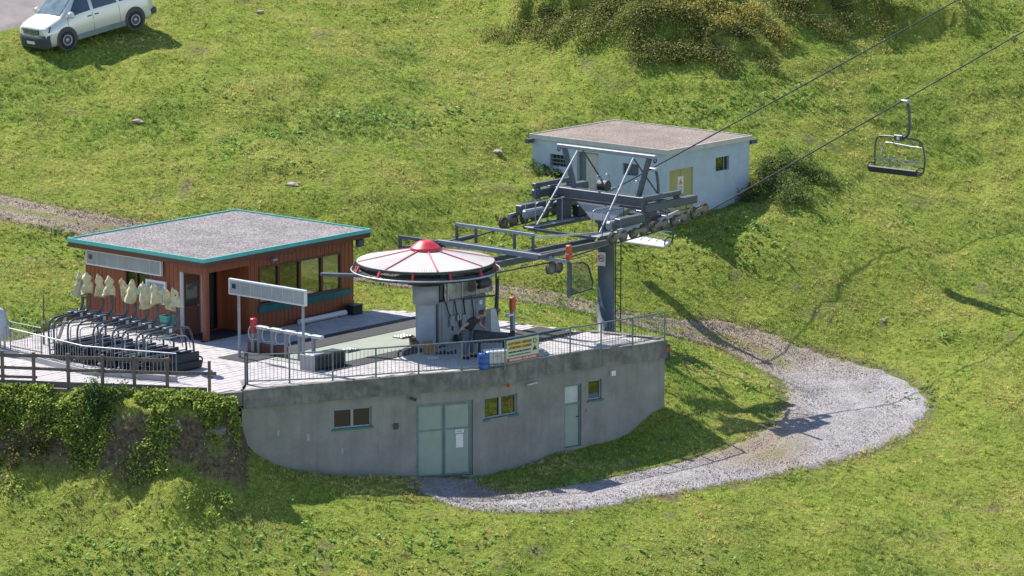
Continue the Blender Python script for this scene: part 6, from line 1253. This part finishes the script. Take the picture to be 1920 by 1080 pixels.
def leaf_quads(cx, cy, cz, size, g, tilt=0.9):
    n = len(cx); a = g.uniform(0, 2 * math.pi, n); t = g.uniform(-tilt, tilt, n); d = np.stack([np.cos(a) * np.cos(t), np.sin(a) * np.cos(t), np.sin(t)], -1)
    s = np.stack([-np.sin(a), np.cos(a), g.uniform(-0.5, 0.5, n)], -1); c = np.stack([cx, cy, cz], -1); L = size[:, None]
    return np.stack([c, c + d * L * 0.5 + s * L * 0.33, c + d * L, c + d * L * 0.5 - s * L * 0.33], 1)
# broad-leaved weeds in patches
WP = [(640, 222, 2.3, 0.5, 500), (760, 226, 1.2, 0.4, 260), (870, 215, 1.3, 0.5, 300), (540, 250, 0.6, 0.3, 90), (540, 320, 0.7, 0.3, 80), (440, 290, 0.7, 0.6, 180), (400, 170, 1.0, 0.5, 150), (90, 450, 1.2, 1.0, 260), (60, 600, 1.2, 0.8, 260), (160, 600, 0.9, 0.6, 160), (200, 560, 0.8, 0.6, 160),
      (1320, 455, 1.6, 0.7, 600), (1400, 450, 1.0, 0.6, 300), (1480, 380, 1.4, 0.5, 300), (1500, 190, 1.4, 0.5, 350), (1320, 210, 1.2, 0.4, 260), (1200, 480, 0.8, 0.5, 160), (980, 590, 0.9, 0.5, 240), (1290, 680, 0.8, 0.4, 260), (1400, 720, 1.0, 0.5, 160), (1650, 400, 1.0, 0.6, 120), (1770, 640, 0.5, 0.3, 60),
      (1730, 745, 1.4, 0.5, 160), (600, 1040, 2.5, 0.8, 700), (820, 1035, 1.2, 0.6, 300), (300, 1050, 2.0, 0.9, 600), (150, 1030, 1.5, 0.6, 300), (1250, 1040, 2.0, 0.8, 300), (1900, 60, 1.5, 1.0, 300), (720, 30, 1.2, 0.5, 120), (1120, 330, 0.8, 0.4, 120), (1010, 400, 1.0, 0.7, 200), (970, 440, 0.8, 0.6, 160)]
def sight_ground(px, py):
    d = ray(px, py); ts = np.linspace(100, 215, 700); P_ = C + np.outer(ts, d); zz = ground(P_[:, 0], P_[:, 1], False); h = np.where(P_[:, 2] < zz)[0]; i = h[0] if len(h) else -1
    return P_[i]
lv = []; lc = []
for px_, py_, sx_, sy_, cnt in WP:
    c = sight_ground(px_, py_); cnt = int(cnt * 0.2); xx = g.normal(c[0], sx_ * 0.8, cnt); yy = g.normal(c[1], sy_ * 1.3, cnt); k = ~inpoly(xx, yy, TERR) & ~inpoly(xx, yy, BLUE); xx, yy = xx[k], yy[k]; m2 = len(xx); zz = ground(xx, yy)
    for r_ in range(4):
        lv.append(leaf_quads(xx + g.normal(0, 0.04, m2), yy + g.normal(0, 0.04, m2), zz + 0.03 + g.uniform(0, 0.1, m2), g.uniform(0.07, 0.17, m2), g, 0.7)); q = np.array([0.13, 0.235, 0.05]) * g.uniform(0.6, 1.7, (m2, 1)) + np.array([0.05, 0.06, 0.05]) * (g.random((m2, 1)) < 0.18); lc.append(q)
tag(link(bpy.data.objects.new('broadleaf_weeds', tri_mesh('broadleaf_weeds', np.concatenate(lv).reshape(-1, 3), np.concatenate(lc), M['leaf'], 4))), 'patches of broad-leaved weeds in the meadow', 'weeds', kind='stuff')
# creeping plants on the bank below the fence
xx = g.uniform(-19, -8.9, 26000); dd_ = 0.1 + np.abs(g.normal(0, 1.0, 26000)); yy = -5.85 - (xx + 16.8) * 0.171 - dd_; k = (fbm(xx, yy * 1.5, 0.9, 61, 3) - np.where(xx > -13.0, 0.22, 0.08) * np.clip(dd_ - 0.75, 0, 1) > 0.36) & ~inpoly(xx, yy, TERR); xx, yy = xx[k], yy[k]; m2 = len(xx); zz = ground(xx, yy); lv = []; lc = []
for r_ in range(4):
    lv.append(leaf_quads(xx + g.normal(0, 0.06, m2), yy + g.normal(0, 0.06, m2), zz + 0.02 + g.uniform(0, 0.22, m2), g.uniform(0.06, 0.14, m2), g, 1.0)); lc.append((np.array([0.24, 0.31, 0.065]) * g.uniform(0.5, 1.5, (m2, 1))) * (1 - 0.0) + np.array([0.09, 0.05, 0.0]) * (g.random((m2, 1)) < 0.25))
tag(link(bpy.data.objects.new('bank_plants', tri_mesh('bank_plants', np.concatenate(lv).reshape(-1, 3), np.concatenate(lc), M['leaf'], 4))), 'trailing green and yellow plants hanging over the earth bank', 'plants', kind='stuff')
# shrubs
def shrub(px_, py_, rx, ry, rz, nl, label, col, group, leaf=(0.05, 0.11), name='shrub'):
    c = sight_ground(px_, py_); t = thing(name, label, 'shrub', tuple(c), 0, group); gg = np.random.default_rng(int(px_ * 7 + py_))
    nc = 14; cc = gg.normal(0, 0.5, (nc, 3)) * np.array([rx, ry, rz * 0.5]); cc[:, 2] = np.abs(cc[:, 2]) + rz * 0.35
    idx = gg.integers(0, nc, nl); rad = np.array([0.42 * rx, 0.42 * ry, 0.5 * rz]) * gg.random((nl, 1)) ** 0.6; dv = gg.normal(0, 1, (nl, 3)); dv /= np.linalg.norm(dv, axis=1, keepdims=True); pos = cc[idx] + dv * rad
    zz = ground(pos[:, 0] + c[0], pos[:, 1] + c[1], False) - c[2]; pos[:, 2] = np.maximum(pos[:, 2], 0.02) + zz * 0.9
    q = leaf_quads(pos[:, 0], pos[:, 1], pos[:, 2], gg.uniform(*leaf, nl), gg, 1.2); cl = np.array(col) * gg.uniform(0.5, 1.6, (nl, 1)) + np.array([0.07, 0.03, 0.0]) * (gg.random((nl, 1)) < 0.2)
    o = link(bpy.data.objects.new('crown', tri_mesh('crown', q.reshape(-1, 3), cl, M['leaf'], 4))); o.parent = t
    st_ = MB()
    for k in range(5): e = cc[k]; st_.tube([(0.05 * k - 0.1, 0, -0.1), (e[0] * 0.5, e[1] * 0.5, e[2] * 0.5), tuple(e)], [0.03, 0.02, 0.01], 5)
    st_.build('stems', M['bark'], t)
    return t
D_, Y_, G_ = (0.165, 0.18, 0.055), (0.3, 0.27, 0.07), (0.05, 0.10, 0.025)
SH = [(1010, 20, 1.3, 0.8, 0.8, D_), (1075, 38, 1.3, 0.8, 0.9, D_), (1130, 22, 1.2, 0.8, 0.9, D_), (1185, 48, 1.3, 0.8, 0.9, D_), (1235, 20, 1.2, 0.8, 0.8, D_), (1240, 92, 1.4, 0.7, 0.6, D_), (1310, 95, 1.4, 0.7, 0.6, D_), (1380, 95, 1.2, 0.7, 0.55, D_), (1290, 20, 1.1, 0.8, 0.8, Y_), (1360, 35, 1.0, 0.7, 0.7, Y_), (1425, 45, 1.2, 0.7, 0.7, Y_), (1490, 30, 1.2, 0.8, 0.8, D_), (1560, 15, 1.2, 0.8, 0.9, D_), (1640, 20, 1.2, 0.8, 0.8, D_)]
pos_txt = ['leftmost dark shrub at the top of the picture', 'second dark shrub from the left on the top bank', 'third dark shrub from the left on the top bank', 'fourth dark shrub from the left on the top bank', 'dark shrub at the middle of the top picture edge', 'low dark shrub at the foot of the top bank, left one', 'low dark shrub at the foot of the top bank, middle one', 'low dark shrub at the foot of the top bank, right one', 'leftmost yellowish shrub at the top of the bank', 'yellowish shrub in the middle of the top bank', 'rightmost yellowish shrub on the top bank', 'dark shrub right of the yellowish shrubs at the top', 'dark shrub below the upper rope at the top edge', 'rightmost dark shrub at the top picture edge']
for (a, b, c, d, e, f), tx in zip(SH, pos_txt): shrub(a, b, c * 1.4, d * 1.3, e * 0.6, 4200, tx, f, 'shrubs on the top bank')
shrub(1445, 345, 1.1, 1.0, 0.8, 2600, 'dark leafy shrub at the right wall of the blue hut', (0.075, 0.11, 0.035), 'shrubs by the blue hut'); shrub(1490, 325, 1.0, 0.8, 0.6, 2200, 'shrub right of the one touching the blue hut', (0.09, 0.14, 0.04), 'shrubs by the blue hut'); shrub(1420, 372, 0.9, 0.8, 0.5, 2200, 'low dark growth against the foot of the blue hut right wall', (0.09, 0.13, 0.04), 'shrubs by the blue hut'); shrub(1475, 372, 1.1, 0.8, 0.5, 2200, 'low dark bush below the larger shrub right of the blue hut', (0.10, 0.15, 0.045), 'shrubs by the blue hut'); shrub(1530, 340, 0.9, 0.7, 0.4, 1600, 'outermost low bush of the dark growth right of the blue hut', (0.13, 0.18, 0.05), 'shrubs by the blue hut'); shrub(1040, 330, 0.8, 0.7, 0.35, 1500, 'low weedy bush at the left foot of the blue hut', G_, 'shrubs by the blue hut')
shrub(185, 800, 0.7, 0.35, 1.0, 3000, 'tall leafy sapling on the earth bank below the fence', (0.055, 0.115, 0.035), 'bushes on the bank'); shrub(370, 865, 0.5, 0.3, 0.35, 700, 'small bush at the foot of the bank by the basement wall', (0.12, 0.17, 0.05), 'bushes on the bank'); shrub(60, 860, 0.8, 0.35, 0.5, 1500, 'low yellowish bush at the left end of the bank', (0.11, 0.11, 0.04), 'bushes on the bank')
# rocks
def rock(px_, py_, r, label, m='rock', group='rocks in the meadow', flat=0.5):
    c = sight_ground(px_, py_); c = np.array(c) + (np.array([0, 0.12, -0.12]) if m == 'rock_dark' else 0); t = thing('rock', label, 'rock', tuple(c), 0, group); gg = random.Random(int(px_ * 3 + py_)); bm = bmesh.new(); bmesh.ops.create_icosphere(bm, subdivisions=2, radius=1)
    for v in bm.verts: k = 1 + gg.uniform(-0.3, 0.25); v.co = Vector((v.co.x * r * k * 1.3, v.co.y * r * k, v.co.z * r * k * flat))
    bm.verts.index_update(); MB().add([v.co[:] for v in bm.verts], [[v.index for v in f.verts] for f in bm.faces]).build('stone', M[m], t); bm.free()
for px_, py_, r, lb in [(178, 116, 0.16, 'pale rock in the grass just below the van'), (258, 228, 0.2, 'pale rock high above the left end of the hut roof'), (932, 284, 0.18, 'reddish rock in the grass left of the blue hut'), (548, 347, 0.22, 'flat pale rock above the right end of the hut roof'), (1560, 354, 0.14, 'white rock below the hanging chair, right of the blue hut'), (1655, 602, 0.22, 'flat white stone on the right meadow above the track bend'), (1590, 473, 0.12, 'small white stone in the grass below the hanging chair'), (893, 336, 0.12, 'small pale stone in the meadow above the red wheel cap'), (488, 22, 0.13, 'pale stone at the top right of the van'), (46, 545, 0.1, 'small white stone in the grass at the left edge')]: rock(px_, py_, r, lb)
for px_, py_, r, lb in [(330, 800, 0.5, 'large dark rock face in the bank beside the basement wall'), (400, 805, 0.42, 'dark rock in the bank touching the basement wall'), (280, 825, 0.4, 'dark rock low in the bank right of the sapling')]: rock(px_, py_, r, lb, 'rock_dark', 'rocks of the bank', 0.75)
# loose stones on the gravel
g2 = np.random.default_rng(23); i_ = g2.integers(0, len(dense) - 1, 26000); DP = np.array([(p.x, p.y, p.z) for p in dense]); DT = np.gradient(DP[:, :2], axis=0); DT /= np.linalg.norm(DT, axis=1, keepdims=True)
la_ = g2.uniform(-1.06, 1.06, len(i_)) * DP[i_, 2]; sx2 = DP[i_, 0] - DT[i_, 1] * la_ + g2.normal(0, 0.1, len(i_)); sy2 = DP[i_, 1] + DT[i_, 0] * la_ + g2.normal(0, 0.1, len(i_)); sz2 = ground(sx2, sy2) + 0.045
ppx, ppy = project(sx2, sy2, sz2); k = (ppx > -100) & (ppx < 2000) & ~inpoly(sx2, sy2, TERR); sx2, sy2, sz2 = sx2[k], sy2[k], sz2[k]; n3 = len(sx2); r3 = g2.uniform(0.010, 0.032, n3)
cn = np.stack([sx2, sy2, sz2], -1); ang = g2.uniform(0, 6.28, n3); pts4 = [cn + np.stack([np.cos(ang + t) * r3 * g2.uniform(0.7, 1.3, n3), np.sin(ang + t) * r3 * g2.uniform(0.7, 1.3, n3), -0.3 * r3], -1) for t in (0, 2.1, 4.2)]; top = cn + np.stack([g2.normal(0, 0.3, n3) * r3, g2.normal(0, 0.3, n3) * r3, r3 * 0.9], -1)
tv = np.stack([np.stack([pts4[0], pts4[1], top], 1), np.stack([pts4[1], pts4[2], top], 1), np.stack([pts4[2], pts4[0], top], 1)], 1); fz = np.clip((sx2 - 9.0) / 1.8, 0, 1)[:, None]; cs = (np.array([0.25, 0.21, 0.17]) * (1 - fz) + np.array([0.28, 0.262, 0.258]) * fz) * g2.uniform(0.65, 1.2, (n3, 1)); cs = np.repeat(cs, 3, axis=0)
tag(link(bpy.data.objects.new('loose_gravel', tri_mesh('loose_gravel', tv.reshape(-1, 3), cs, M['stone']))), 'loose grey stones scattered over the gravel track', 'gravel', kind='stuff')
